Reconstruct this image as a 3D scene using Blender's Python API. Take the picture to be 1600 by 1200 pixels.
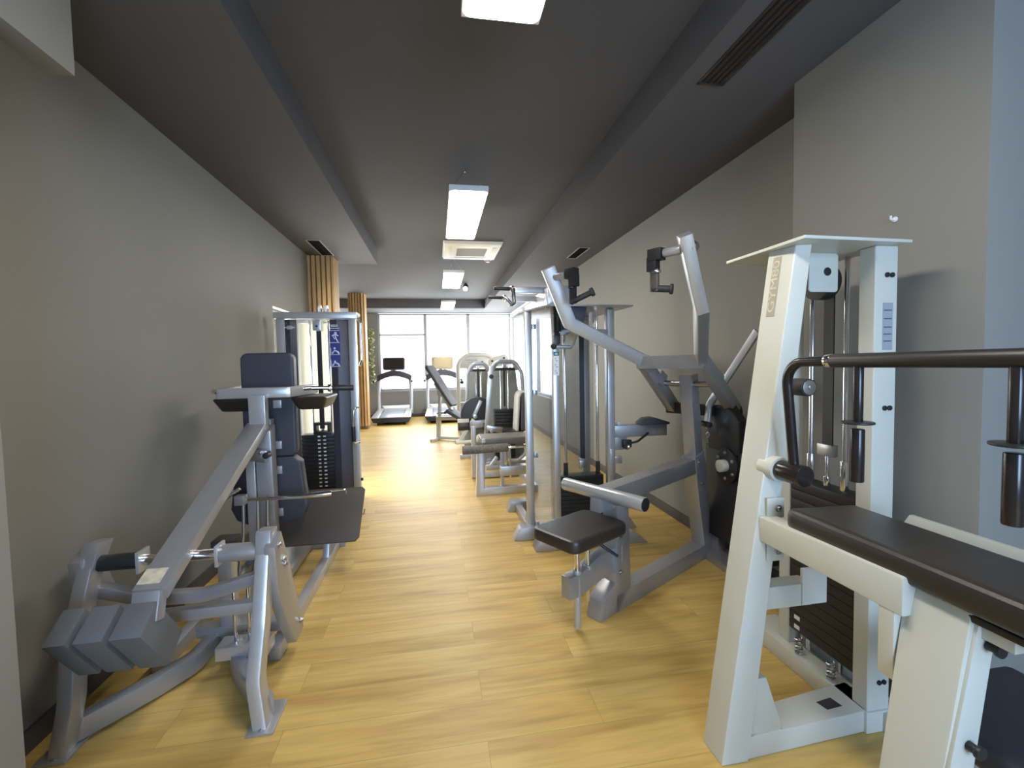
import bpy, bmesh, math, random
from mathutils import Vector, Matrix

random.seed(7)
for _o in list(bpy.data.objects):
    bpy.data.objects.remove(_o)
SC = bpy.context.scene
COL = SC.collection

# ------------------------------------------------------------------ camera, world, light, exposure
PSI, PITCH, ROLL = math.radians(9.44), math.radians(-2.719), math.radians(1.1)
fw = Vector((math.sin(PSI) * math.cos(PITCH), math.cos(PSI) * math.cos(PITCH), math.sin(PITCH)))
r0 = Vector((math.cos(PSI), -math.sin(PSI), 0.0))
u0 = r0.cross(fw)
rt = r0 * math.cos(ROLL) - u0 * math.sin(ROLL)
up = r0 * math.sin(ROLL) + u0 * math.cos(ROLL)
cam = bpy.data.cameras.new('camera')
cam.sensor_fit = 'HORIZONTAL'
cam.sensor_width = 36.0
cam.lens = 700.0 / 1600.0 * 36.0
cam.clip_start = 0.02
camo = bpy.data.objects.new('camera', cam)
COL.objects.link(camo)
M = Matrix.Identity(4)
for i in range(3):
    M[i][0], M[i][1], M[i][2] = rt[i], up[i], -fw[i]
M[0][3], M[1][3], M[2][3] = 0.0, 0.0, 1.4
camo.matrix_world = M
SC.camera = camo

SC.view_settings.view_transform = 'Standard'
SC.view_settings.look = 'None'
SC.view_settings.gamma = 1.0
SC.view_settings.use_curve_mapping = False
SC.view_settings.exposure = 0.80

world = bpy.data.worlds.new('world')
SC.world = world
world.use_nodes = True
wb = world.node_tree.nodes['Background']
wb.inputs[0].default_value = (0.93, 0.97, 1.0, 1)
wb.inputs[1].default_value = 2.6


def area(name, loc, size, size_y, direction, energy, color):
    li = bpy.data.lights.new(name, 'AREA')
    li.shape = 'RECTANGLE'
    li.size, li.size_y = size, size_y
    li.energy = energy
    li.color = color
    o = bpy.data.objects.new(name, li)
    o.location = loc
    o.rotation_euler = Vector(direction).to_track_quat('-Z', 'Y').to_euler()
    COL.objects.link(o)
    return o


# daylight through the windows of the room
area('daylight_far', (0.25, 12.22, 1.72), 3.3, 1.9, (0, -1, -0.12), 75, (0.93, 0.97, 1.0))
area('daylight_far_side', (-3.35, 12.22, 1.72), 2.0, 1.9, (0, -1, -0.12), 50, (0.93, 0.97, 1.0))
area('daylight_right', (1.98, 10.1, 1.7), 3.8, 1.8, (-1, 0, -0.12), 45, (0.93, 0.97, 1.0))
area('daylight_left', (-1.72, 5.14, 1.2), 1.0, 1.4, (1, 0, -0.1), 48, (1.0, 0.97, 0.9))
area('daylight_back', (0.75, -3.05, 1.5), 1.9, 1.7, (0.05, 1, 0.0), 108, (0.40, 0.63, 1.0))

LINK = []


# ------------------------------------------------------------------ materials
def lin(c):
    return tuple(((v / 255.0) / 12.92 if v / 255.0 <= 0.04045 else ((v / 255.0 + 0.055) / 1.055) ** 2.4) for v in c)


def mat(name, rgb, rough=0.5, metal=0.0, spec=0.5, bump=0.0, bscale=200.0, vary=0.0, vscale=3.0, coat=0.0):
    m = bpy.data.materials.new(name)
    m.use_nodes = True
    nt = m.node_tree
    b = nt.nodes['Principled BSDF']
    b.inputs['Base Color'].default_value = (*rgb, 1)
    b.inputs['Roughness'].default_value = rough
    b.inputs['Metallic'].default_value = metal
    b.inputs['Specular IOR Level'].default_value = spec
    b.inputs['Coat Weight'].default_value = coat
    tc = nt.nodes.new('ShaderNodeTexCoord')
    if vary > 0:
        n = nt.nodes.new('ShaderNodeTexNoise')
        n.inputs['Scale'].default_value = vscale
        n.inputs['Detail'].default_value = 4
        nt.links.new(tc.outputs['Object'], n.inputs['Vector'])
        r = nt.nodes.new('ShaderNodeValToRGB')
        r.color_ramp.elements[0].position = 0.3
        r.color_ramp.elements[1].position = 0.7
        r.color_ramp.elements[0].color = (*[v * (1 - vary) for v in rgb], 1)
        r.color_ramp.elements[1].color = (*[min(1, v * (1 + vary)) for v in rgb], 1)
        nt.links.new(n.outputs['Fac'], r.inputs['Fac'])
        nt.links.new(r.outputs['Color'], b.inputs['Base Color'])
    if bump > 0:
        n2 = nt.nodes.new('ShaderNodeTexNoise')
        n2.inputs['Scale'].default_value = bscale
        nt.links.new(tc.outputs['Object'], n2.inputs['Vector'])
        bp = nt.nodes.new('ShaderNodeBump')
        bp.inputs['Strength'].default_value = bump
        bp.inputs['Distance'].default_value = 0.002
        nt.links.new(n2.outputs['Fac'], bp.inputs['Height'])
        nt.links.new(bp.outputs['Normal'], b.inputs['Normal'])
    return m


def emit(name, rgb, strength):
    m = bpy.data.materials.new(name)
    m.use_nodes = True
    nt = m.node_tree
    nt.nodes.clear()
    e = nt.nodes.new('ShaderNodeEmission')
    e.inputs[0].default_value = (*rgb, 1)
    e.inputs[1].default_value = strength
    o = nt.nodes.new('ShaderNodeOutputMaterial')
    nt.links.new(e.outputs[0], o.inputs[0])
    return m


def see_through(name, tint, gloss=0.12, rough=0.05, veil=0.0, veil_rgb=(0.8, 0.8, 0.8), translucent=0.0):
    m = bpy.data.materials.new(name)
    m.use_nodes = True
    nt = m.node_tree
    nt.nodes.clear()
    t = nt.nodes.new('ShaderNodeBsdfTransparent')
    t.inputs[0].default_value = (*tint, 1)
    g = nt.nodes.new('ShaderNodeBsdfGlossy')
    g.inputs['Roughness'].default_value = rough
    mx = nt.nodes.new('ShaderNodeMixShader')
    mx.inputs[0].default_value = gloss
    nt.links.new(t.outputs[0], mx.inputs[1])
    nt.links.new(g.outputs[0], mx.inputs[2])
    last = mx
    if veil > 0:
        d = nt.nodes.new('ShaderNodeBsdfDiffuse')
        d.inputs[0].default_value = (*veil_rgb, 1)
        mx2 = nt.nodes.new('ShaderNodeMixShader')
        mx2.inputs[0].default_value = veil
        nt.links.new(last.outputs[0], mx2.inputs[1])
        nt.links.new(d.outputs[0], mx2.inputs[2])
        last = mx2
    if translucent > 0:
        d = nt.nodes.new('ShaderNodeBsdfTranslucent')
        d.inputs[0].default_value = (*veil_rgb, 1)
        mx2 = nt.nodes.new('ShaderNodeMixShader')
        mx2.inputs[0].default_value = translucent
        nt.links.new(last.outputs[0], mx2.inputs[1])
        nt.links.new(d.outputs[0], mx2.inputs[2])
        last = mx2
    o = nt.nodes.new('ShaderNodeOutputMaterial')
    nt.links.new(last.outputs[0], o.inputs[0])
    return m


def floor_material():
    m = bpy.data.materials.new('oak_vinyl_planks')
    m.use_nodes = True
    nt = m.node_tree
    L = nt.links.new
    b = nt.nodes['Principled BSDF']
    tc = nt.nodes.new('ShaderNodeTexCoord')
    mp = nt.nodes.new('ShaderNodeMapping')
    mp.inputs['Location'].default_value = (0.62, 0.16, 0)
    L(tc.outputs['Object'], mp.inputs['Vector'])
    br = nt.nodes.new('ShaderNodeTexBrick')
    br.offset = 0.37
    br.inputs['Scale'].default_value = 1.0
    br.inputs['Brick Width'].default_value = 1.22
    br.inputs['Row Height'].default_value = 0.195
    br.inputs['Mortar Size'].default_value = 0.0012
    br.inputs['Mortar Smooth'].default_value = 0.2
    br.inputs['Bias'].default_value = 0.0
    br.inputs['Color1'].default_value = (0.0, 0.0, 0.0, 1)
    br.inputs['Color2'].default_value = (1.0, 1.0, 1.0, 1)
    br.inputs['Mortar'].default_value = (0.5, 0.5, 0.5, 1)
    L(mp.outputs['Vector'], br.inputs['Vector'])
    # grain, stretched along the plank and shifted from plank to plank
    sh = nt.nodes.new('ShaderNodeVectorMath')
    sh.operation = 'MULTIPLY_ADD'
    sh.inputs[1].default_value = (0.9, 9.0, 1.0)
    cmb = nt.nodes.new('ShaderNodeCombineXYZ')
    ml = nt.nodes.new('ShaderNodeMath')
    ml.operation = 'MULTIPLY'
    ml.inputs[1].default_value = 9.0
    L(br.outputs['Color'], ml.inputs[0])
    L(ml.outputs[0], cmb.inputs[0])
    L(ml.outputs[0], cmb.inputs[2])
    L(tc.outputs['Object'], sh.inputs[0])
    L(cmb.outputs[0], sh.inputs[2])
    n1 = nt.nodes.new('ShaderNodeTexNoise')
    n1.inputs['Scale'].default_value = 1.25
    n1.inputs['Detail'].default_value = 5
    n1.inputs['Roughness'].default_value = 0.55
    n1.inputs['Distortion'].default_value = 0.5
    L(sh.outputs[0], n1.inputs['Vector'])
    n2 = nt.nodes.new('ShaderNodeTexNoise')
    n2.inputs['Scale'].default_value = 5.0
    n2.inputs['Detail'].default_value = 4
    L(sh.outputs[0], n2.inputs['Vector'])
    rmp = nt.nodes.new('ShaderNodeValToRGB')
    e = rmp.color_ramp.elements
    e[0].position, e[0].color = 0.26, (0.400, 0.250, 0.064, 1)
    e[1].position, e[1].color = 0.74, (0.660, 0.470, 0.166, 1)
    k = e.new(0.5)
    k.color = (0.560, 0.382, 0.115, 1)
    L(n1.outputs['Fac'], rmp.inputs['Fac'])
    hsv = nt.nodes.new('ShaderNodeHueSaturation')
    mr = nt.nodes.new('ShaderNodeMapRange')
    mr.inputs['To Min'].default_value = 0.95
    mr.inputs['To Max'].default_value = 1.04
    L(br.outputs['Color'], mr.inputs['Value'])
    L(mr.outputs[0], hsv.inputs['Value'])
    L(rmp.outputs['Color'], hsv.inputs['Color'])
    mx = nt.nodes.new('ShaderNodeMix')
    mx.data_type = 'RGBA'
    mx.blend_type = 'MULTIPLY'
    mx.inputs['Factor'].default_value = 0.25
    L(hsv.outputs[0], mx.inputs['A'])
    r2 = nt.nodes.new('ShaderNodeValToRGB')
    r2.color_ramp.elements[0].position = 0.35
    r2.color_ramp.elements[0].color = (0.55, 0.5, 0.42, 1)
    r2.color_ramp.elements[1].position = 0.6
    L(n2.outputs['Fac'], r2.inputs['Fac'])
    L(r2.outputs[0], mx.inputs['B'])
    mx3 = nt.nodes.new('ShaderNodeMix')
    mx3.data_type = 'RGBA'
    L(br.outputs['Fac'], mx3.inputs['Factor'])
    L(mx.outputs['Result'], mx3.inputs['A'])
    mx3.inputs['B'].default_value = (0.34, 0.24, 0.08, 1)
    L(mx3.outputs['Result'], b.inputs['Base Color'])
    b.inputs['Roughness'].default_value = 0.42
    b.inputs['Specular IOR Level'].default_value = 0.38
    bp = nt.nodes.new('ShaderNodeBump')
    bp.inputs['Strength'].default_value = 0.06
    bp.inputs['Distance'].default_value = 0.001
    L(n2.outputs['Fac'], bp.inputs['Height'])
    L(bp.outputs['Normal'], b.inputs['Normal'])
    return m


WALL = mat('grey_wall_paint', (0.235, 0.230, 0.212), 0.75, bump=0.05, bscale=120, vary=0.03, vscale=1.5, spec=0.3)
CEIL = mat('charcoal_ceiling_paint', (0.098, 0.096, 0.102), 0.8, spec=0.3, vary=0.03)
BASEB = mat('dark_grey_baseboard', (0.075, 0.068, 0.066), 0.6)
FLOOR = floor_material()
SILVER = mat('silver_grey_paint', (0.40, 0.405, 0.425), 0.34, 0.6, vary=0.03, vscale=20)
SILVER2 = mat('light_silver_paint', (0.52, 0.53, 0.545), 0.30, 0.6, vary=0.02, vscale=20)
PALE = mat('pale_grey_plastic', (0.50, 0.50, 0.465), 0.45, vary=0.02)
WHITE = mat('off_white_paint', (0.56, 0.57, 0.51), 0.35, vary=0.015, vscale=12, coat=0.1)
CHROME = mat('chrome', (0.78, 0.78, 0.79), 0.12, 1.0)
STEEL = mat('brushed_steel', (0.50, 0.50, 0.51), 0.3, 1.0)
BLACK = mat('black_plastic', (0.016, 0.016, 0.018), 0.42)
BLACKG = mat('gloss_black_tube', (0.018, 0.014, 0.014), 0.22)
RUBBER = mat('black_rubber', (0.022, 0.022, 0.023), 0.65)
VINYL = mat('black_vinyl', (0.027, 0.022, 0.018), 0.36, bump=0.25, bscale=500)
VINYLB = mat('blue_black_vinyl', (0.040, 0.043, 0.058), 0.5, bump=0.2, bscale=500)
SHROUD = mat('charcoal_blue_shroud', (0.050, 0.055, 0.080), 0.4)
FOOTP = mat('brown_grey_rubber_mat', (0.060, 0.052, 0.046), 0.45, bump=0.2, bscale=300)
BLOCK = mat('grey_hammered_block', (0.120, 0.128, 0.135), 0.55, bump=0.2, bscale=150)
WOODS = mat('oak_slat', (0.50, 0.305, 0.125), 0.5, vary=0.15, vscale=4)
WOODD = mat('dark_slat_gap', (0.19, 0.105, 0.042), 0.7)
CREAM = mat('cream_sticker', (0.55, 0.50, 0.38), 0.6, vary=0.2, vscale=40)
TAUPE = mat('taupe_nameplate', (0.36, 0.32, 0.25), 0.5)
GREYLAB = mat('grey_label', (0.30, 0.33, 0.38), 0.5)
DARKLAB = mat('dark_label', (0.05, 0.045, 0.05), 0.5)
BLUELAB = mat('blue_placard', (0.045, 0.060, 0.26), 0.4)
PICTO = mat('pale_print', (0.50, 0.54, 0.70), 0.5)
GREENL = mat('green_label', (0.02, 0.16, 0.11), 0.4)
WHITEP = mat('white_print', (0.80, 0.80, 0.78), 0.5)
ACWHITE = mat('ivory_plastic', (0.78, 0.74, 0.66), 0.5)
ACGREY = mat('ivory_grille', (0.32, 0.29, 0.25), 0.6)
LEAF = mat('ivy_leaf', (0.34, 0.36, 0.16), 0.5, vary=0.5, vscale=30)
SILLW = mat('window_frame_grey', (0.36, 0.36, 0.38), 0.4)
TANGOLD = mat('bronze_console_back', (0.36, 0.30, 0.19), 0.35, 0.3)
GLASS = see_through('window_glass', (0.96, 0.98, 0.98), 0.05, 0.0)
ACRYL = see_through('clear_smoked_acrylic', (0.93, 0.94, 0.95), 0.05, 0.10, veil=0.07, veil_rgb=(0.45, 0.46, 0.46))
FROST = see_through('frosted_cream_panel', (0.45, 0.45, 0.42), 0.03, 0.3, veil=0.45, veil_rgb=(0.85, 0.83, 0.76), translucent=0.5)
LAMP = emit('lamp_diffuser', (1.0, 0.93, 0.82), 21.0)
SPOT = emit('spot_lens', (1.0, 0.95, 0.88), 6.0)
LAMPF = mat('lamp_frame_white', (0.75, 0.74, 0.72), 0.5)


# ------------------------------------------------------------------ mesh builder
def V(*a):
    return Vector(a if len(a) > 1 else a[0])


def fillet_path(pts, rad, seg=6):
    pts = [V(p) for p in pts]
    if rad <= 0 or len(pts) < 3:
        return pts
    out = [pts[0]]
    for i in range(1, len(pts) - 1):
        p, a, c = pts[i], pts[i - 1] - pts[i], pts[i + 1] - pts[i]
        la, lc = a.length, c.length
        a.normalize()
        c.normalize()
        ang = a.angle(c)
        if abs(ang - math.pi) < 0.02:
            out.append(p)
            continue
        t = min(rad / math.tan(ang / 2), la * 0.48, lc * 0.48)
        r = t * math.tan(ang / 2)
        bis = (a + c).normalized()
        cen = p + bis * (r / math.sin(ang / 2))
        s, e = p + a * t - cen, p + c * t - cen
        tot = s.angle(e)
        ax = s.cross(e)
        if ax.length < 1e-9:
            out.append(p)
            continue
        ax.normalize()
        for k in range(seg + 1):
            out.append(cen + Matrix.Rotation(tot * k / seg, 3, ax) @ s)
    out.append(pts[-1])
    return out


def rrect(w, h, r, n=5):
    r = min(r, w / 2 - 1e-4, h / 2 - 1e-4)
    o = []
    for cx, cy, a0 in ((w / 2 - r, h / 2 - r, 0), (-w / 2 + r, h / 2 - r, 90), (-w / 2 + r, -h / 2 + r, 180), (w / 2 - r, -h / 2 + r, 270)):
        for k in range(n + 1):
            a = math.radians(a0 + 90 * k / n)
            o.append((cx + r * math.cos(a), cy + r * math.sin(a)))
    return o


class B:
    """collects shapes into one mesh"""

    def __init__(s):
        s.bm = bmesh.new()

    def _add(s, t):
        me = bpy.data.meshes.new('tmp')
        t.to_mesh(me)
        t.free()
        s.bm.from_mesh(me)
        bpy.data.meshes.remove(me)
        return s

    def _bev(s, t, bev, seg=2, ang=0.5):
        if bev > 0:
            t.normal_update()
            ed = [e for e in t.edges if len(e.link_faces) == 2 and e.calc_face_angle(0) > ang]
            bmesh.ops.bevel(t, geom=ed, offset=bev, segments=seg, profile=0.6, affect='EDGES', clamp_overlap=True)

    def hexa(s, bot, top, bev=0.003, seg=2):
        t = bmesh.new()
        a = [t.verts.new(p) for p in bot]
        b = [t.verts.new(p) for p in top]
        n = len(a)
        t.faces.new(a[::-1])
        t.faces.new(b)
        for i in range(n):
            t.faces.new((a[i], a[(i + 1) % n], b[(i + 1) % n], b[i]))
        bmesh.ops.recalc_face_normals(t, faces=t.faces)
        s._bev(t, bev, seg)
        return s._add(t)

    def box(s, x0, x1, y0, y1, z0, z1, bev=0.003, seg=2):
        return s.hexa([(x0, y0, z0), (x1, y0, z0), (x1, y1, z0), (x0, y1, z0)], [(x0, y0, z1), (x1, y0, z1), (x1, y1, z1), (x0, y1, z1)], bev, seg)

    def obox(s, c, ex, ey, ez, bev=0.003, seg=2):
        """oriented box: centre and three half-extent vectors"""
        c, ex, ey, ez = V(c), V(ex), V(ey), V(ez)
        q = ((-1, -1), (1, -1), (1, 1), (-1, 1))
        return s.hexa([c + ex * i + ey * j - ez for i, j in q], [c + ex * i + ey * j + ez for i, j in q], bev, seg)

    def beam(s, p, q, w, h, upv=(0, 0, 1), bev=0.004, seg=2):
        p, q = V(p), V(q)
        d = (q - p)
        L = d.length
        d.normalize()
        side = d.cross(V(upv))
        if side.length < 1e-6:
            side = d.cross(V((1, 0, 0)))
        side.normalize()
        u = side.cross(d)
        return s.obox((p + q) / 2, side * w / 2, d * L / 2, u * h / 2, bev, seg)

    def sweep(s, pts, w, h, n, fil=0.0, seg=6, cr=0.006):
        """rectangular tube along a planar path; n = normal of the path's plane (w is measured along it)"""
        P = fillet_path(pts, fil, seg)
        n = V(n).normalized()
        prof = rrect(w, h, cr, 2)
        t = bmesh.new()
        rings = []
        for i, p in enumerate(P):
            a = (P[i] - P[i - 1]).normalized() if i > 0 else None
            b = (P[i + 1] - P[i]).normalized() if i < len(P) - 1 else None
            if a is None:
                tg, sc = b, 1
            elif b is None:
                tg, sc = a, 1
            else:
                tg = (a + b).normalized()
                sc = 1 / max(0.35, tg.dot(a))
            sd = n.cross(tg).normalized()
            rings.append([t.verts.new(p + n * x + sd * (y * sc)) for x, y in prof])
        m = len(prof)
        for i in range(len(rings) - 1):
            for k in range(m):
                t.faces.new((rings[i][k], rings[i][(k + 1) % m], rings[i + 1][(k + 1) % m], rings[i + 1][k]))
        t.faces.new(rings[0][::-1])
        t.faces.new(rings[-1])
        bmesh.ops.recalc_face_normals(t, faces=t.faces)
        return s._add(t)

    def tube(s, pts, r, fil=0.0, seg=14, fseg=7):
        P = fillet_path(pts, fil, fseg)
        t = bmesh.new()
        rings = []
        prev = None
        for i, p in enumerate(P):
            if i == 0:
                tg = (P[1] - P[0]).normalized()
            elif i == len(P) - 1:
                tg = (P[-1] - P[-2]).normalized()
            else:
                tg = ((P[i] - P[i - 1]).normalized() + (P[i + 1] - P[i]).normalized()).normalized()
            if prev is None:
                a = tg.orthogonal().normalized()
            else:
                a = (prev - tg * prev.dot(tg)).normalized()
            prev = a
            b = tg.cross(a)
            rr = r[i] if isinstance(r, (list, tuple)) else r
            rings.append([t.verts.new(p + (a * math.cos(2 * math.pi * k / seg) + b * math.sin(2 * math.pi * k / seg)) * rr) for k in range(seg)])
        for i in range(len(rings) - 1):
            for k in range(seg):
                t.faces.new((rings[i][k], rings[i][(k + 1) % seg], rings[i + 1][(k + 1) % seg], rings[i + 1][k]))
        t.faces.new(rings[0][::-1])
        t.faces.new(rings[-1])
        bmesh.ops.recalc_face_normals(t, faces=t.faces)
        return s._add(t)

    def cyl(s, p, q, r, r2=None, seg=28, bev=0.0015):
        p, q = V(p), V(q)
        d = (q - p).normalized()
        a = d.orthogonal().normalized()
        b = d.cross(a)
        r2 = r if r2 is None else r2
        cs = [(math.cos(2 * math.pi * k / seg), math.sin(2 * math.pi * k / seg)) for k in range(seg)]
        return s.hexa([p + (a * x + b * y) * r for x, y in cs], [q + (a * x + b * y) * r2 for x, y in cs], bev, 2)

    def prism(s, outline, o, xa, ya, t0, t1, bev=0.003, seg=2):
        o, xa, ya = V(o), V(xa).normalized(), V(ya).normalized()
        n = xa.cross(ya).normalized()
        return s.hexa([o + xa * x + ya * y + n * t0 for x, y in outline], [o + xa * x + ya * y + n * t1 for x, y in outline], bev, seg)

    def pad(s, w, h, r, o, xa, ya, th, bev=0.018):
        """upholstered cushion: rounded outline, softly rounded edges, thickness th along xa x ya"""
        return s.prism(rrect(w, h, r, 6), o, xa, ya, 0, th, bev, 4)

    def ball(s, c, r, sc=(1, 1, 1), seg=18):
        t = bmesh.new()
        bmesh.ops.create_uvsphere(t, u_segments=seg, v_segments=seg // 2, radius=r)
        for v in t.verts:
            v.co = V((v.co.x * sc[0], v.co.y * sc[1], v.co.z * sc[2])) + V(c)
        return s._add(t)

    def bolt(s, c, d, r=0.008, l=0.008):
        c, d = V(c), V(d).normalized()
        s.cyl(c, c + d * l * 0.4, r * 1.5, seg=16, bev=0.0006)
        return s.cyl(c + d * l * 0.3, c + d * l, r, seg=6, bev=0.0008)

    def spring(s, c, r, h, turns, w=0.003):
        pts = [(c[0] + r * math.cos(a), c[1] + r * math.sin(a), c[2] + h * a / (2 * math.pi * turns)) for a in [2 * math.pi * turns * k / (turns * 12) for k in range(turns * 12 + 1)]]
        return s.tube(pts, w, seg=6)

    def mesh(s, name, smooth=27):
        me = bpy.data.meshes.new(name)
        s.bm.to_mesh(me)
        s.bm.free()
        for p in me.polygons:
            p.use_smooth = True
        me.set_sharp_from_angle(angle=math.radians(smooth))
        return me


def link(name, me, m, parent=None, loc=(0, 0, 0)):
    o = bpy.data.objects.new(name, me)
    me.materials.clear()
    me.materials.append(m)
    o.location = loc
    if parent is not None:
        o.parent = parent
    COL.objects.link(o)
    return o


def tag(o, label, cat, group=None):
    o['label'] = label
    o['category'] = cat
    if group:
        o['group'] = group
    return o


class Thing:
    """an Empty at the thing's base; parts are given in world metres (or in the thing's own frame when local)"""

    def __init__(s, name, label, cat, loc, group=None, local=False, rotz=0.0):
        s.o = bpy.data.objects.new(name, None)
        s.o.empty_display_size = 0.1
        s.o.location = loc
        s.o.rotation_euler = (0, 0, rotz)
        COL.objects.link(s.o)
        tag(s.o, label, cat, group)
        s.off = V((0, 0, 0)) if local else -V(loc)

    def part(s, name, b, m, parent=None, label=None):
        me = b.mesh(name) if isinstance(b, B) else b
        o = link(name, me, m, parent or s.o, s.off if parent is None else (0, 0, 0))
        if label:
            o['label'] = label
        return o


def structure(name, b, m):
    o = link(name, b.mesh(name), m)
    o['kind'] = 'structure'
    return o


def text_mesh(body, size, extrude=0.0006):
    cu = bpy.data.curves.new('lettering', 'FONT')
    cu.body = body
    cu.size = size
    cu.extrude = extrude
    cu.align_x = 'CENTER'
    cu.align_y = 'CENTER'
    o = bpy.data.objects.new('lettering', cu)
    COL.objects.link(o)
    dg = bpy.context.evaluated_depsgraph_get()
    me = bpy.data.meshes.new_from_object(o.evaluated_get(dg))
    bpy.data.objects.remove(o)
    return me


def place_mesh(me, o, xa, ya):
    xa, ya = V(xa).normalized(), V(ya).normalized()
    n = xa.cross(ya).normalized()
    mt = Matrix((xa, ya, n)).transposed().to_4x4()
    mt.translation = V(o)
    me.transform(mt)
    return me


# ------------------------------------------------------------------ the room
XL, XR, ZS, ZM, YF, YB = -1.53, 2.04, 2.76, 2.97, 12.3, -3.2
structure('floor', B().box(-5.5, 2.24, YB - 0.2, YF + 0.2, -0.1, 0.0, 0), FLOOR)
structure('ceiling', B().box(-5.6, 2.24, YB - 0.2, YF + 0.2, ZM, ZM + 0.1, 0), CEIL)
wl = B()
wl.box(XL - 0.2, XL, YB, 4.61, 0, ZM, 0)
wl.box(XL - 0.2, XL, 4.61, 5.67, 1.985, ZM, 0)
wl.box(XL - 0.2, XL, 4.61, 5.67, 0, 0.42, 0)
wl.box(XL - 0.2, XL, 5.67, 5.87, 0, ZM, 0)
structure('wall_left', wl, WALL)
structure('wall_left_return', B().box(-5.5, XL - 0.2, 5.67, 5.87, 0, ZM, 0), WALL)
structure('wall_left_far', B().box(-5.7, -5.5, 5.67, YF, 0, ZM, 0), WALL)
wr = B()
wr.box(XR, XR + 0.2, YB, 7.8, 0, ZM, 0)
wr.box(XR, XR + 0.2, 7.8, YF, 0, 0.72, 0)
structure('wall_right', wr, WALL)
wf = B()
wf.box(-5.7, -4.4, YF, YF + 0.2, 0, ZM, 0)
wf.box(-4.4, -2.2, YF, YF + 0.2, 0, 0.71, 0)
wf.box(-2.2, -1.52, YF, YF + 0.2, 0, ZM, 0)
wf.box(-1.52, XR + 0.2, YF, YF + 0.2, 0, 0.71, 0)
structure('wall_far', wf, WALL)
wk = B()
wk.box(XL - 0.2, -0.2, YB - 0.2, YB, 0, ZM, 0)
wk.box(1.7, XR + 0.2, YB - 0.2, YB, 0, ZM, 0)
wk.box(-0.2, 1.7, YB - 0.2, YB, 0, 0.6, 0)
wk.box(-0.2, 1.7, YB - 0.2, YB, 2.3, ZM, 0)
structure('wall_back', wk, WALL)
structure('wall_right_pier', B().box(1.79, XR, 1.21, 2.03, 0, ZS, 0.004), WALL)
structure('wall_left_pier', B().box(XL, -1.14, 0.7, 1.385, 0, ZS, 0.004), WALL)
structure('wall_left_bulkhead', B().box(-1.215, -1.14, 1.38, 1.722, 2.361, ZS, 0.004), WALL)
structure('trim_soffit_left', B().box(XL, -0.757, YB, 6.33, ZS, ZM, 0.003), CEIL)
structure('trim_soffit_right', B().box(1.2, XR, YB, YF, ZS, ZM, 0.003), CEIL)
structure('trim_soffit_far', B().box(-5.5, 1.2, 11.14, YF, ZS, ZM, 0.003), CEIL)
structure('baseboard_right', B().box(XR - 0.014, XR, 2.03, YF, 0, 0.085, 0.002), BASEB)
structure('baseboard_pier', B().box(1.776, 1.79, 1.21, 2.03, 0, 0.085, 0.002), BASEB)
structure('baseboard_left', B().box(XL, XL + 0.014, 1.44, 5.87, 0, 0.085, 0.002), BASEB)
structure('baseboard_far', B().box(-5.5, XR - 0.014, YF - 0.014, YF, 0, 0.085, 0.002), BASEB)


def window(name, axis, at, a0, a1, z0, z1, mullions, transom=None, depth=0.07):
    """frame + panes filling an opening; axis 'x' = opening runs along X at Y=at"""
    b = B()
    fwid = 0.05

    def bar(u0_, u1_, w0, w1):
        if axis == 'x':
            b.box(u0_, u1_, at, at + depth, w0, w1, 0.004)
        else:
            b.box(at, at + depth, u0_, u1_, w0, w1, 0.004)
    bar(a0, a1, z0, z0 + fwid)
    bar(a0, a1, z1 - 0.035, z1)
    bar(a0, a0 + fwid, z0, z1)
    bar(a1 - fwid, a1, z0, z1)
    for mm in mullions:
        bar(mm - 0.04, mm + 0.04, z0, z1)
    if transom:
        for (t0, t1, tz) in transom:
            bar(t0, t1, tz - 0.02, tz + 0.02)
    fr = structure(name, b, SILLW)
    g = B()
    if axis == 'x':
        g.box(a0 + 0.01, a1 - 0.01, at + depth * 0.5, at + depth * 0.5 + 0.008, z0 + 0.01, z1 - 0.01, 0)
    else:
        g.box(at + depth * 0.5, at + depth * 0.5 + 0.008, a0 + 0.01, a1 - 0.01, z0 + 0.01, z1 - 0.01, 0)
    link('pane', g.mesh('pane'), GLASS, fr)
    s_ = B()
    if axis == 'x':
        s_.box(a0, a1, at - 0.05, at + 0.002, z0 - 0.025, z0 + 0.005, 0.004)
    else:
        s_.box(at - 0.03, at + 0.002, a0, a1, z0 - 0.025, z0 + 0.005, 0.004)
    link('sill', s_.mesh('sill'), SILLW, fr)
    return fr


window('window_1', 'x', YF + 0.04, -1.52, XR, 0.71, ZS, [-0.29, 0.865], [(-1.5, -0.3, 2.2)])
window('window_2', 'x', YF + 0.04, -4.4, -2.2, 0.71, ZS, [-3.3])
window('window_3', 'y', XR + 0.05, 7.8, YF + 0.1, 0.72, ZS, [9.3, 10.8])
window('window_4', 'y', XL - 0.15, 4.61, 5.67, 0.42, 1.985, [])
window('window_5', 'x', YB - 0.12, -0.2, 1.7, 0.6, 2.3, [0.75])

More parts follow.
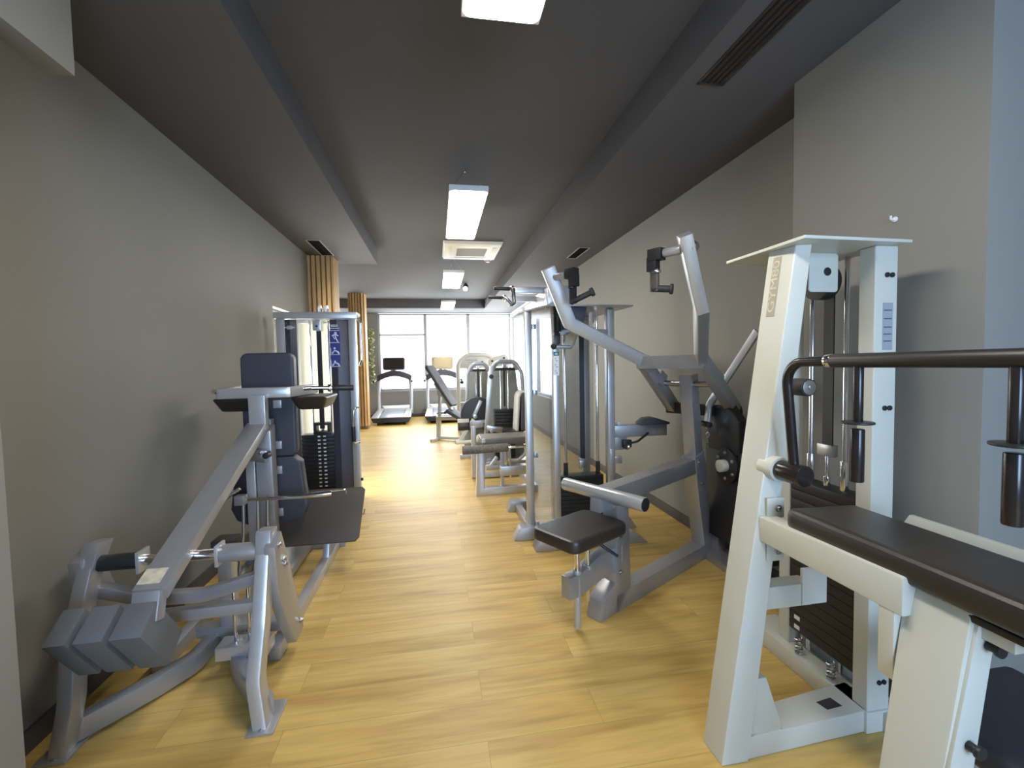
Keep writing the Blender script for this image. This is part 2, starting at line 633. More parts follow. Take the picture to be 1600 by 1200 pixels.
# ------------------------------------------------------------------ ceiling: lamps, air conditioner, vents
LOOK = ['bright white panel lamp hung nearest the viewer, cut off by the top edge',
        'bright white panel lamp on thin wires just before the air conditioner',
        'bright white panel lamp just past the air conditioner, beside the small spotlight',
        'farthest white panel lamp, in front of the dark ceiling step by the windows']
for i, (yc, lab) in enumerate(zip((1.06, 3.985, 6.98, 9.95), LOOK)):
    t = Thing('ceiling_lamp', lab, 'ceiling lamp', (0.265, yc, 2.66), 'panel lamps along the ceiling', local=True)
    f = B()
    f.box(-0.145, 0.145, -0.64, 0.64, 0.004, 0.045, 0.003)
    t.part('housing', f, LAMPF)
    t.part('diffuser', B().prism(rrect(0.275, 1.265, 0.03), (0, 0, 0.0045), (1, 0, 0), (0, 1, 0), -0.004, 0.0, 0), LAMP)
    for ys in (-1, 1):
        w = B()
        for xs in (-0.12, 0.12):
            w.tube([(xs, ys * 0.60, 0.044), (0.0, ys * 0.24, 0.308)], 0.0012, seg=5)
        w.cyl((0, ys * 0.24, 0.304), (0, ys * 0.24, 0.31), 0.008, seg=12)
        t.part('suspension_wire', w, STEEL)

t = Thing('air_conditioner', 'ivory cassette air conditioner set in the charcoal ceiling between two lamps', 'air conditioner', (0.505, 6.27, 2.93), local=True)
f = B()
f.hexa([(-0.37, -0.43, 0), (0.37, -0.43, 0), (0.37, 0.43, 0), (-0.37, 0.43, 0)], [(-0.39, -0.45, 0.04), (0.39, -0.45, 0.04), (0.39, 0.45, 0.04), (-0.39, 0.45, 0.04)], 0.01, 3)
t.part('panel', f, ACWHITE)
g = B()
for k in range(12):
    g.box(-0.2, 0.2, -0.2 + k * 0.034, -0.2 + k * 0.034 + 0.02, -0.006, 0.004, 0.001)
t.part('intake_grille', g, ACGREY)
for sx, sy in ((1, 0), (-1, 0), (0, 1), (0, -1)):
    lv = B()
    if sx:
        lv.hexa([(sx * 0.27, -0.28, -0.004), (sx * 0.33, -0.28, -0.001), (sx * 0.33, 0.28, -0.001), (sx * 0.27, 0.28, -0.004)], [(sx * 0.27, -0.28, 0.004), (sx * 0.33, -0.28, 0.004), (sx * 0.33, 0.28, 0.004), (sx * 0.27, 0.28, 0.004)], 0.002)
    else:
        lv.hexa([(-0.22, sy * 0.29, -0.004), (0.22, sy * 0.29, -0.004), (0.22, sy * 0.37, -0.001), (-0.22, sy * 0.37, -0.001)], [(-0.22, sy * 0.29, 0.004), (0.22, sy * 0.29, 0.004), (0.22, sy * 0.37, 0.004), (-0.22, sy * 0.37, 0.004)], 0.002)
    t.part('air_flap', lv, ACWHITE)

sd = B()
sd.cyl((0, 0, 0), (0, 0, -0.018), 0.055)
sd.cyl((0, 0, -0.018), (0, 0, -0.045), 0.045, 0.03)
tag(link('smoke_detector', sd.mesh('smoke_detector'), ACWHITE, None, (0.80, 6.83, ZM)), 'small round smoke detector just behind the ivory air conditioner', 'smoke detector')

t = Thing('spotlight', 'small black spotlight on the ceiling beside the third lamp', 'spotlight', (0.60, 8.9, ZM), local=True)
t.part('mount', B().cyl((0, 0, 0), (0, 0, -0.05), 0.02), BLACK)
t.part('head', B().cyl((0, 0.03, -0.045), (-0.02, -0.11, -0.12), 0.05), BLACK)
t.part('lens', B().cyl((-0.02, -0.11, -0.12), (-0.0206, -0.114, -0.122), 0.044), SPOT)


def vent(label, x0, x1, y0, y1, z, n, along='y', m=BLACK, fm=None):
    t = Thing('ceiling_vent', label, 'vent', ((x0 + x1) / 2, (y0 + y1) / 2, z), 'slot vents in the side soffits', local=True)
    w, d = (x1 - x0) / 2, (y1 - y0) / 2
    f = B()
    e = 0.012
    f.box(-w, w, -d, -d + e, -0.006, 0, 0.001).box(-w, w, d - e, d, -0.006, 0, 0.001).box(-w, -w + e, -d, d, -0.006, 0, 0.001).box(w - e, w, -d, d, -0.006, 0, 0.001)
    t.part('frame', f, fm or CEIL)
    t.part('backing', B().box(-w + e, w - e, -d + e, d - e, -0.002, -0.0005, 0), m)
    for k in range(n):
        q = -w + e + (2 * w - 2 * e) * (k + 0.5) / n
        t.part('slat', B().hexa([(q - 0.006, -d + e, -0.007), (q - 0.004, -d + e, -0.007), (q - 0.004, d - e, -0.007), (q - 0.006, d - e, -0.007)], [(q + 0.004, -d + e, -0.002), (q + 0.006, -d + e, -0.002), (q + 0.006, d - e, -0.002), (q + 0.004, d - e, -0.002)], 0), m)


VOID = mat('vent_void', (0.006, 0.006, 0.007), 0.95, spec=0.05)  # near-black colour stands in for the shade inside the vents
VBRN = mat('dark_brown_vent', (0.030, 0.025, 0.024), 0.5)
vent('long dark slot vent in the ceiling above the white machine', 1.30, 1.44, 0.75, 2.09, ZS, 4, m=VBRN, fm=VBRN)
vent('short slot vent high above the silver pull-down arms', 1.71, 1.85, 5.2, 5.75, ZS, 4, m=VOID, fm=SILLW)
vent('slot vent in the soffit corner by the slatted wooden column', -1.36, -1.21, 5.16, 5.86, ZS, 4, m=VOID, fm=SILLW)
vent('far slot vent in the soffit near the bright corner window', 1.72, 1.85, 10.13, 10.71, ZS, 4, m=VOID, fm=SILLW)

hk = B()
hk.cyl((0, 0, 0), (-0.006, 0, 0), 0.010)
hk.tube([(-0.004, 0, 0), (-0.022, 0, -0.002), (-0.026, -0.004, 0.012)], 0.004, 0.006, seg=8)
tag(link('wall_hook', hk.mesh('wall_hook'), WHITEP, None, (1.79, 1.513, 1.933)), 'tiny white hook on the grey pier above the white machine', 'hook')


# ------------------------------------------------------------------ slatted wooden columns
def slatted(label, cx, cy, rx, ry, z1, oct_=False):
    t = Thing('slatted_column', label, 'column', (cx, cy, 0), 'oak slat columns', local=True)
    core = B()
    out = rrect(2 * rx - 0.03, 2 * ry - 0.03, 0.05 if oct_ else 0.01, 4)
    core.prism(out, (0, 0, 0), (1, 0, 0), (0, 1, 0), 0.0, z1, 0)
    t.part('core', core, WOODD)
    t.part('plinth', B().prism(rrect(2 * rx + 0.015, 2 * ry + 0.015, 0.06 if oct_ else 0.012, 4), (0, 0, 0), (1, 0, 0), (0, 1, 0), 0, 0.07, 0.002), WOODD)
    sl = B()
    per = rrect(2 * rx - 0.02, 2 * ry - 0.02, 0.07 if oct_ else 0.012, 4)
    pts = [V((x, y, 0)) for x, y in per] + [V((per[0][0], per[0][1], 0))]
    tot = sum((pts[i + 1] - pts[i]).length for i in range(len(pts) - 1))
    n = int(round(tot / 0.058))
    for k in range(n):
        d = tot * (k + 0.5) / n
        for i in range(len(pts) - 1):
            L = (pts[i + 1] - pts[i]).length
            if d <= L:
                p = pts[i] + (pts[i + 1] - pts[i]) * (d / L)
                tg = (pts[i + 1] - pts[i]).normalized()
                break
            d -= L
        nn = tg.cross(V((0, 0, 1)))
        sl.obox((p.x + nn.x * 0.006, p.y + nn.y * 0.006, 0.07 + (z1 - 0.07) / 2), tg * 0.020, nn * 0.016, (0, 0, (z1 - 0.07) / 2), 0.002, 1)
    t.part('slat_cladding', sl, WOODS)


slatted('oak slat column where the grey wall ends, behind the cable tower', -1.40, 6.04, 0.155, 0.16, ZS)
slatted('oak slat column standing free beside the first treadmill', -1.70, 10.38, 0.165, 0.17, ZM, True)

# hanging ivy
t = Thing('hanging_ivy', 'trailing ivy on the narrow grey wall beside the far windows', 'plant', (-1.665, 12.27, 2.33), local=True)
st = B()
for k in range(3):
    st.tube([(-0.05 + 0.04 * k, 0.0, 0.03), (-0.05 + 0.03 * k, -0.04, -0.4), (-0.03 + 0.03 * k, -0.03, -1.0 - 0.25 * k)], 0.004, 0.1, seg=6)
t.part('vine', st, LEAF)
lf = B()
for k in range(130):
    z = 0.03 - 1.5 * random.random() ** 1.3
    c = V((random.uniform(-0.075, 0.055), random.uniform(-0.09, -0.012), z))
    a = V((random.uniform(-1, 1), random.uniform(-0.6, 0.2), random.uniform(-1, 1))).normalized()
    b_ = a.orthogonal().normalized()
    s_ = random.uniform(0.022, 0.045)
    lf.prism([(0, -1.0 * s_), (0.6 * s_, -0.3 * s_), (0.55 * s_, 0.4 * s_), (0, 1.0 * s_), (-0.55 * s_, 0.4 * s_), (-0.6 * s_, -0.3 * s_)], c, a, b_, 0, 0.0015, 0)
lv = t.part('leaves', lf, LEAF)
lv['kind'] = 'stuff'
LEAF2 = None


# ------------------------------------------------------------------ treadmills
def treadmill(label, cx, console_mat):
    t = Thing('treadmill', label, 'treadmill', (cx, 11.45, 0), 'treadmills facing the windows', local=True)
    b = B()
    b.hexa([(-0.40, -0.78, 0.06), (0.40, -0.78, 0.06), (0.42, 0.70, 0.10), (-0.42, 0.70, 0.10)], [(-0.46, -0.76, 0.17), (0.46, -0.76, 0.17), (0.43, 0.70, 0.27), (-0.43, 0.70, 0.27)], 0.02, 3)
    t.part('deck_base', b, BLACK)
    t.part('running_belt', B().hexa([(-0.26, -0.74, 0.171), (0.26, -0.74, 0.171), (0.26, 0.42, 0.251), (-0.26, 0.42, 0.251)], [(-0.26, -0.74, 0.181), (0.26, -0.74, 0.181), (0.26, 0.42, 0.261), (-0.26, 0.42, 0.261)], 0.003), mat('running_belt_grey', (0.20, 0.22, 0.27), 0.35))
    for sx in (-1, 1):
        t.part('side_rail', B().hexa([(sx * 0.28, -0.755, 0.168), (sx * 0.45, -0.755, 0.168), (sx * 0.42, 0.5, 0.25), (sx * 0.28, 0.5, 0.25)], [(sx * 0.28, -0.755, 0.19), (sx * 0.45, -0.755, 0.19), (sx * 0.42, 0.5, 0.285), (sx * 0.28, 0.5, 0.285)], 0.006), SILVER2)
    t.part('motor_hood', B().hexa([(-0.28, 0.38, 0.24), (0.28, 0.38, 0.24), (0.40, 0.74, 0.14), (-0.40, 0.74, 0.14)], [(-0.28, 0.42, 0.30), (0.28, 0.42, 0.30), (0.38, 0.74, 0.34), (-0.38, 0.74, 0.34)], 0.02, 3), PALE)
    for sx in (-1, 1):
        t.part('upright', B().sweep([(sx * 0.40, 0.40, 0.16), (sx * 0.41, 0.45, 0.6), (sx * 0.385, 0.50, 1.08)], 0.09, 0.085, (0, 1, 0), 0.1, cr=0.02), SILVER2)
    a = B()
    N = 14
    for k in range(N):
        q0, q1 = k / N, (k + 1) / N
        def zc(q):
            return 1.06 + 0.13 * math.sin(math.pi * q)
        x0, x1 = -0.43 + 0.86 * q0, -0.43 + 0.86 * q1
        a.hexa([(x0, 0.36, zc(q0) - 0.08), (x1, 0.36, zc(q1) - 0.08), (x1, 0.62, zc(q1) - 0.08), (x0, 0.62, zc(q0) - 0.08)], [(x0, 0.40, zc(q0) + 0.07), (x1, 0.40, zc(q1) + 0.07), (x1, 0.58, zc(q1) + 0.07), (x0, 0.58, zc(q0) + 0.07)], 0)
    t.part('dashboard', a, mat('treadmill_dash_dark', (0.035, 0.032, 0.05), 0.4))
    for sx in (-1, 1):
        t.part('handrail', B().tube([(sx * 0.41, 0.52, 1.06), (sx * 0.44, 0.30, 1.05), (sx * 0.46, -0.05, 0.99)], 0.028, 0.08), BLACK)
    t.part('screen_housing', B().prism(rrect(0.55, 0.32, 0.05), (0, 0.40, 1.43), (1, 0, 0), (0, 0.18, 1), -0.03, 0.03, 0.01, 2), console_mat)
    t.part('screen_neck', B().box(-0.10, 0.10, 0.42, 0.50, 1.18, 1.32, 0.015), CHROME)
    t.part('screen', B().prism(rrect(0.46, 0.25, 0.02), (0, 0.3675, 1.43), (1, 0, 0), (0, 0.18, 1), -0.002, 0.006, 0), BLACKG if console_mat is BLACK else TANGOLD)
    for sx in (-1, 1):
        t.part('foot', B().cyl((sx * 0.3, -0.66, 0.0), (sx * 0.3, -0.66, 0.07), 0.03), RUBBER)
    for sx in (-1, 1):
        t.part('front_foot', B().cyl((sx * 0.3, 0.6, 0.0), (sx * 0.3, 0.6, 0.11), 0.03), RUBBER)


treadmill('treadmill with a black screen, standing beside the wooden column', -1.09, BLACK)
treadmill('treadmill with a bronze-backed screen, partly behind the incline bench', 0.14, TANGOLD)

# ------------------------------------------------------------------ squat machine on the left wall
t = Thing('squat_machine', 'silver lever squat machine with navy pads and three grey blocks by the wall', 'exercise machine', (-1.05, 2.4, 0))
P = t.part
AX = -1.05
# floor frame: two front feet, curved runners that meet in a spine
for sx, lab in ((-1, None), (1, None)):
    fx = AX + sx * 0.345
    b = B()
    b.sweep([(fx, 1.86, 0.055), (AX + sx * 0.17, 2.08, 0.055), (AX + sx * 0.085, 2.22, 0.055), (AX + sx * 0.07, 2.62, 0.055)], 0.085, 0.055, (0, 0, 1), 0.16, 8)
    P('curved_runner', b, SILVER)
    b = B()
    b.box(fx - 0.05 * (1 if sx > 0 else 1.1), fx + 0.05, 1.775, 1.955, 0, 0.010, 0.003)
    pl_ = P('foot_plate', b, SILVER)
    h = B()
    h.bolt((fx, 1.80, 0.010), (0, 0, 1), 0.008, 0.009)
    P('anchor_bolt', h, STEEL, pl_)
    # front leg: slightly bowed flat bar with a deep side plate
    b = B()
    b.sweep([(fx - sx * 0.005, 1.83, 0.006), (fx - sx * 0.03, 1.85, 0.18), (fx - sx * 0.017, 1.895, 0.38), (fx - sx * 0.025, 1.985, 0.62)], 0.052, 0.075, (1, 0, 0), 0.25, 6)
    P('leg', b, SILVER2 if sx > 0 else SILVER)
    b = B()
    b.prism([(1.945, 0.66), (2.03, 0.70), (2.09, 0.58), (2.20, 0.33), (2.28, 0.13), (2.17, 0.12), (2.06, 0.28), (1.97, 0.45)], (fx + sx * 0.005, 0, 0), (0, 1, 0), (0, 0, 1), -0.022, 0.022, 0.005)
    pl_ = P('side_plate', b, SILVER)
    for (by, bz) in ((2.00, 0.655), (2.04, 0.575), (2.06, 0.545), (2.235, 0.19)):
        h = B()
        h.bolt((fx + sx * 0.027, by, bz), (sx, 0, 0), 0.010, 0.014)
        P('plate_bolt', h, STEEL, pl_)
    b = B()
    b.hexa([(fx - sx * 0.024 - 0.03, 1.952, 0.625), (fx - sx * 0.024 + 0.03, 1.952, 0.625), (fx - sx * 0.024 + 0.03, 2.02, 0.625), (fx - sx * 0.024 - 0.03, 2.02, 0.625)], [(fx - sx * 0.030 - 0.03, 1.985, 0.72), (fx - sx * 0.030 + 0.03, 1.985, 0.72), (fx - sx * 0.030 + 0.03, 2.07, 0.71), (fx - sx * 0.030 - 0.03, 2.07, 0.71)], 0.006)
    P('leg_head', b, SILVER)
# cross tubes between the legs
P('cross_tube', B().sweep([(-1.385, 2.01, 0.530), (-1.20, 2.03, 0.458), (-0.99, 2.03, 0.452), (-0.74, 2.0, 0.525)], 0.05, 0.05, (0, 1, 0.0), 0.15, 8), SILVER)
P('cross_tube', B().beam((-1.36, 2.03, 0.372), (-0.74, 2.03, 0.388), 0.05, 0.045), SILVER)
P('cross_tube', B().beam((-1.20, 2.40, 0.10), (-0.73, 2.36, 0.12), 0.07, 0.05), SILVER)
P('guide_pin', B().cyl((-0.95, 2.20, 0.14), (-0.95, 2.20, 0.40), 0.008), CHROME)
P('guide_pin', B().cyl((-0.89, 2.20, 0.14), (-0.89, 2.20, 0.40), 0.008), CHROME)
P('pin_carrier', B().box(-1.02, -0.80, 2.15, 2.25, 0.08, 0.14, 0.004), SILVER2)
P('spine', B().box(-1.13, -0.97, 2.45, 3.62, 0.025, 0.085, 0.006), SILVER)
P('base_rail', B().box(-0.83, -0.775, 2.24, 3.60, 0.0, 0.07, 0.005), SILVER2)
P('base_rail', B().box(-1.33, -1.275, 2.24, 3.60, 0.0, 0.07, 0.005), SILVER2)
P('rail_bolt', B().bolt((-0.775, 2.50, 0.05), (1, 0, 0), 0.013, 0.016), STEEL)
P('rear_foot', B().box(-1.36, -0.74, 3.58, 3.66, 0.0, 0.06, 0.005), SILVER)
# pivot shaft
P('pivot_shaft', B().cyl((-1.36, 2.0, 0.633), (-0.72, 2.0, 0.633), 0.022), CHROME)
P('shaft_sleeve', B().cyl((-0.905, 2.0, 0.633), (-0.735, 2.0, 0.633), 0.037), SILVER)
P('shaft_sleeve', B().cyl((-1.345, 2.0, 0.633), (-1.20, 2.0, 0.633), 0.032), BLACK)
for x in (-1.20, -0.915):
    P('shaft_collar', B().box(x, x + 0.012, 1.962, 2.038, 0.590, 0.676, 0.002), SILVER2)
# lever arm with the T shaped yoke
lev = B()
lev.beam((AX, 1.785, 0.584), (AX, 2.83, 1.055), 0.105, 0.055, (0, 0, 1), 0.005)
arm = P('lever_arm', lev, SILVER)
P('sticker', B().obox((AX - 0.012, 1.829, 0.6345), (0.038, 0, 0), (0, 0.032, 0.0144), (0, -0.0003, 0.0007), 0), CREAM, arm, 'cream paper sticker')
P('lever_stem', B().box(AX - 0.035, AX + 0.055, 2.80, 2.86, 1.035, 1.24, 0.005), SILVER2)
P('yoke_bar', B().sweep([(-1.32, 3.25, 1.25), (-1.255, 2.87, 1.25), (-0.885, 2.87, 1.25), (-0.835, 3.25, 1.25)], 0.062, 0.05, (0, 0, 1), 0.012, 2), SILVER2)
for sx, xo in ((-1, -1.23), (1, -0.79)):
    b = B()
    b.hexa([(xo - 0.075, 2.98, 1.13), (xo + 0.075, 2.98, 1.13), (xo + 0.075, 3.24, 1.13), (xo - 0.075, 3.24, 1.13)], [(xo - 0.11, 2.92, 1.215), (xo + 0.11, 2.92, 1.215), (xo + 0.11, 3.28, 1.215), (xo - 0.11, 3.28, 1.215)], 0.025, 4)
    P('shoulder_pad', b, VINYL)
hb = P('shoulder_handle', B().tube([(-0.86, 3.02, 1.26), (-0.80, 3.05, 1.262), (-0.555, 3.10, 1.255)], 0.013, 0.03), CHROME)
P('grip', B().cyl((-0.68, 3.074, 1.259), (-0.55, 3.10, 1.255), 0.019), BLACK, hb)
P('handle_collar', B().cyl((-0.705, 3.069, 1.26), (-0.685, 3.073, 1.259), 0.024), CHROME, hb)
P('shoulder_handle', B().tube([(-1.26, 2.98, 1.262), (-1.36, 3.0, 1.262), (-1.375, 3.05, 1.25), (-1.34, 3.10, 1.235), (-1.26, 3.10, 1.235)], 0.012, 0.04), CHROME)
# mast and pads
P('mast', B().box(-1.115, -1.025, 2.97, 3.03, 0.10, 1.08, 0.005), SILVER)
P('mast_cover', B().hexa([(-1.09, 2.90, 0.36), (-1.0, 2.90, 0.36), (-1.0, 2.97, 0.36), (-1.09, 2.97, 0.36)], [(-1.09, 2.88, 1.02), (-1.0, 2.88, 1.02), (-1.0, 2.97, 1.05), (-1.09, 2.97, 1.05)], 0.006), SILVER)
P('adjuster_tube', B().box(-1.145, -1.095, 2.88, 2.93, 0.32, 0.85, 0.004), SILVER2)
for k, (x0, x1) in enumerate(((-1.165, -1.15), (-1.085, -1.07), (-1.03, -1.018))):
    P('support_rod', B().tube([((x0 + x1) / 2, 2.86, 0.62), ((x0 + x1) / 2, 2.84, 0.42), ((x0 + x1) / 2 - 0.03, 2.80, 0.12)], 0.009, 0.2), STEEL)
b = P('clamp', B().obox((-1.075, 2.85, 0.885), (0.065, 0, -0.012), (0, 0.028, 0), (0.006, 0, 0.036), 0.006), STEEL)
P('clamp_knob', B().cyl((-1.0, 2.84, 0.885), (-1.0, 2.79, 0.885), 0.018), BLACK, b)
P('clamp_bolt', B().bolt((-1.04, 2.822, 0.90), (0, -1, 0), 0.009, 0.012), STEEL, b)
P('clamp_mark', B().obox((-1.105, 2.8215, 0.897), (0.018, 0, -0.003), (0, 0.0006, 0), (0.002, 0, 0.010), 0), mat('orange_mark', (0.55, 0.20, 0.05), 0.5), b)
up_ = P('head_pad', B().pad(0.315, 0.665, 0.045, (-1.065, 3.06, 1.16), (1, 0, 0), (0, 0, 1), -0.075, 0.016), VINYLB)
lo = [(-0.155, 0.205), (0.155, 0.205), (0.20, 0.17), (0.215, 0.0), (0.232, -0.12), (0.20, -0.195), (0.14, -0.225), (-0.14, -0.225), (-0.20, -0.195), (-0.232, -0.12), (-0.215, 0.0), (-0.20, 0.17)]
lp = P('seat_pad', B().prism(lo, (-1.085, 3.06, 0.62), (1, 0, 0), (0, 0, 1), -0.08, 0.0, 0.018, 4), VINYLB)
for (x, z, pr) in ((-1.138, 1.165, up_), (-1.010, 1.165, up_), (-1.018, 0.903, up_), (-1.022, 0.742, lp), (-1.026, 0.468, lp)):
    br = P('pad_bracket', B().box(x - 0.024, x + 0.024, 3.047, 3.060, z - 0.025, z + 0.025, 0.002), SILVER2, pr)
# low cross bar with the hooked handle
P('low_bar', B().tube([(-1.15, 2.83, 0.625), (-0.84, 2.85, 0.615), (-0.78, 2.86, 0.617), (-0.665, 2.88, 0.617)], [0.012, 0.012, 0.017, 0.017]), CHROME)
P('bar_socket', B().box(-1.185, -1.13, 2.80, 2.855, 0.598, 0.653, 0.003), SILVER)
P('bar_hook', B().tube([(-0.675, 2.88, 0.600), (-0.67, 2.885, 0.630), (-0.585, 2.90, 0.630), (-0.58, 2.895, 0.605)], 0.006, 0.012, seg=8), CHROME)
P('side_rod', B().tube([(-1.30, 2.78, 0.60), (-1.18, 2.88, 0.68)], 0.011), CHROME)
# counterweight blocks at the near end of the lever
e1, e2 = V((0, 0.805, 0.593)), V((0, 0.593, -0.805))
Cn = V((0, 1.655, 0.500))
for (x0, x1) in ((-1.302, -1.234), (-1.213, -1.127), (-1.107, -1.010)):
    c = V(((x0 + x1) / 2, 0, 0)) + Cn + e1 * 0.062 + e2 * 0.122
    P('counterweight_block', B().obox(c, ((x1 - x0) / 2, 0, 0), e1 * 0.062, e2 * 0.122, 0.004), BLOCK)
P('counterweight_axle', B().cyl((-1.29, 1.77, 0.44), (-1.02, 1.77, 0.44), 0.02), BLACK)
P('block_bracket', B().beam((AX, 1.76, 0.50), (AX, 1.79, 0.60), 0.09, 0.05, (0, 1, 0)), SILVER)
# rubber stop
P('bump_stop', B().box(-1.10, -1.0, 2.33, 2.43, 0.53, 0.565, 0.006), RUBBER)
P('stop_post', B().box(-1.085, -1.02, 2.355, 2.415, 0.05, 0.53, 0.004), SILVER)
# foot plate
fpz = B()
fo = [(-0.34, -0.205), (0.31, -0.205), (0.335, -0.175), (0.345, 0.19), (0.325, 0.21), (-0.34, 0.21)]
fpz.prism(fo, (-0.90, 3.31, 0.345), (1, 0, 0), (0, 0.70, 0.715), -0.018, 0.0, 0.003)
P('foot_platform', fpz, FOOTP)
P('platform_strut', B().beam((-0.80, 3.25, 0.06), (-0.80, 3.40, 0.40), 0.05, 0.04, (1, 0, 0)), SILVER)
P('platform_strut', B().beam((-1.30, 3.25, 0.06), (-1.20, 3.40, 0.40), 0.05, 0.04, (1, 0, 0)), SILVER)

# ------------------------------------------------------------------ cable tower behind the squat machine
t = Thing('cable_tower', 'charcoal and silver weight tower with a blue exercise placard, against the grey wall', 'exercise machine', (-1.08, 4.55, 0))
P = t.part
for x0, x1 in ((-1.425, -1.36), (-0.80, -0.735)):
    P('post', B().box(x0, x1, 4.35, 4.41, 0.0, 1.84, 0.005), SILVER2)
    dx = -0.085 if x0 > -1.0 else 0.0
    P('post', B().box(x0 + dx, x1 + dx, 4.80, 4.86, 0.0, 1.84, 0.005), SILVER2)
    P('base_foot', B().hexa([(x0 - 0.005, 4.26, 0), (x1 + 0.005, 4.26, 0), (x1 + 0.005 + dx, 4.92, 0), (x0 - 0.005 + dx, 4.92, 0)], [(x0 - 0.005, 4.26, 0.06), (x1 + 0.005, 4.26, 0.06), (x1 + 0.005 + dx, 4.92, 0.06), (x0 - 0.005 + dx, 4.92, 0.06)], 0.006), SILVER2)
P('top_beam', B().box(-1.44, -0.72, 4.33, 4.42, 1.835, 1.895, 0.006), SILVER2)
P('top_beam', B().box(-1.44, -0.815, 4.79, 4.88, 1.835, 1.895, 0.006), SILVER2)
P('top_rail', B().box(-1.13, -1.04, 4.40, 4.80, 1.845, 1.885, 0.004), SILVER)
for x0, x1, xm in ((-1.355, -1.255, -1.30), (-0.965, -0.80, -0.90)):
    b = B()
    b.hexa([(x0, 4.365, 0.05), (xm, 4.335, 0.05), (x1, 4.365, 0.05), (x1, 4.38, 0.05), (x0, 4.38, 0.05)], [(x0, 4.365, 1.83), (xm, 4.335, 1.83), (x1, 4.365, 1.83), (x1, 4.38, 1.83), (x0, 4.38, 1.83)], 0.002)
    sh = P('shroud', b, SHROUD)
    if xm < -1.1:
        badge = P('badge', B().prism(rrect(0.05, 0.034, 0.012), (-1.302, 4.334, 1.755), (1, 0, 0), (0, 0, 1), 0.0, 0.005, 0.001), SILVER2, sh)
        P('badge_wing', B().box(-1.345, -1.26, 4.333, 4.337, 1.749, 1.761, 0.001), SILVER2, sh)
        for k in range(5):
            P('print_line', B().box(-1.335, -1.265, 4.3335, 4.3355, 1.60 - 0.03 * k, 1.603 - 0.03 * k, 0), mat('dim_print', (0.10, 0.105, 0.13), 0.5) if k == 0 else bpy.data.materials['dim_print'], sh)
P('back_panel', B().box(-1.36, -0.885, 4.79, 4.798, 0.06, 1.83, 0), FROST)
pl_ = P('placard', B().obox((-0.918, 4.3305, 1.56), (0.046, -0.006, 0), (0, 0.002, 0), (0, 0, 0.165), 0), BLUELAB, label='blue exercise placard with pale pictograms')
fx0 = -0.962
for k, z in enumerate((1.725, 1.615, 1.505, 1.398)):
    P('placard_line', B().box(fx0, -0.874, 4.3225, 4.3275, z - 0.003, z + 0.003, 0), PICTO, pl_)
for k, zc in enumerate((1.665, 1.545, 1.435)):
    g = B()
    y = 4.3245
    if k == 0:
        g.ball((-0.910, y, zc + 0.035), 0.013, (1, 0.2, 1))
        g.tube([(-0.940, y, zc + 0.012), (-0.910, y, zc + 0.022), (-0.885, y, zc + 0.01)], 0.007, seg=6)
        g.tube([(-0.915, y, zc + 0.02), (-0.905, y, zc - 0.015), (-0.89, y, zc - 0.045)], 0.006, seg=6)
        g.tube([(-0.93, y, zc + 0.005), (-0.915, y, zc - 0.02)], 0.005, seg=6)
    else:
        g.tube([(-0.955, y, zc + 0.02), (-0.955, y, zc - 0.04), (-0.88, y, zc - 0.04)], 0.003, seg=6)
        g.ball((-0.922, y, zc + 0.018 - 0.012 * (k - 1)), 0.010, (1, 0.2, 1))
        g.tube([(-0.945, y, zc - 0.03), (-0.922, y, zc - 0.002), (-0.895, y, zc - 0.015), (-0.885, y, zc - 0.036)], 0.008, seg=6)
    P('pictogram', g, PICTO, pl_)
for k, (z, w) in enumerate(((1.775, 0.030), (1.763, 0.030), (1.745, 0.042))):
    P('heading_print', B().box(-0.918 - w, -0.918 + w, 4.327, 4.3305, z - 0.004, z + 0.004, 0), PICTO, pl_)
for x in (-1.19, -1.025):
    P('guide_rod', B().cyl((x, 4.56, 0.10), (x, 4.56, 1.84), 0.010), CHROME)
P('lifting_belt', B().box(-1.127, -1.083, 4.535, 4.541, 0.80, 1.76, 0), BLACK)
P('pulley_housing', B().box(-1.135, -1.065, 4.44, 4.56, 1.735, 1.835, 0.006), SILVER2)
P('pulley_bolt', B().cyl((-1.098, 4.44, 1.775), (-1.098, 4.432, 1.775), 0.010), BLACK)
for k in range(16):
    z = 0.16 + k * 0.037
    pt = P('weight_plate', B().box(-1.29, -0.965, 4.50, 4.62, z, z + 0.035, 0.003), BLACK)
    for xs in (-1.13, -1.08):
        P('plate_mark', B().box(xs - 0.012, xs + 0.012, 4.497, 4.5005, z + 0.011, z + 0.023, 0), WHITEP, pt)
hd = P('stack_head', B().box(-1.18, -1.03, 4.50, 4.62, 0.752, 0.775, 0.003).box(-1.18, -1.155, 4.51, 4.61, 0.77, 0.845, 0.003).box(-1.055, -1.03, 4.51, 4.61, 0.77, 0.845, 0.003).box(-1.18, -1.03, 4.51, 4.61, 0.835, 0.86, 0.003), BLACK)
P('stack_clevis', B().cyl((-1.105, 4.55, 0.775), (-1.105, 4.55, 0.84), 0.013), CHROME, hd)
P('stack_tray', B().box(-1.36, -0.80, 4.42, 4.80, 0.06, 0.15, 0.004), SHROUD)
P('stack_cover', B().box(-1.26, -0.965, 4.385, 4.40, 0.06, 0.19, 0.003), SILVER2)
for x in (-1.10, -1.04):
    b = B()
    b.cyl((x - 0.012, 4.60, 1.945), (x + 0.012, 4.60, 1.945), 0.045)
    P('top_pulley', b, WHITEP)
    P('pulley_fork', B().box(x - 0.02, x - 0.014, 4.575, 4.625, 1.88, 1.955, 0.002).box(x + 0.014, x + 0.02, 4.575, 4.625, 1.88, 1.955, 0.002), BLACK)
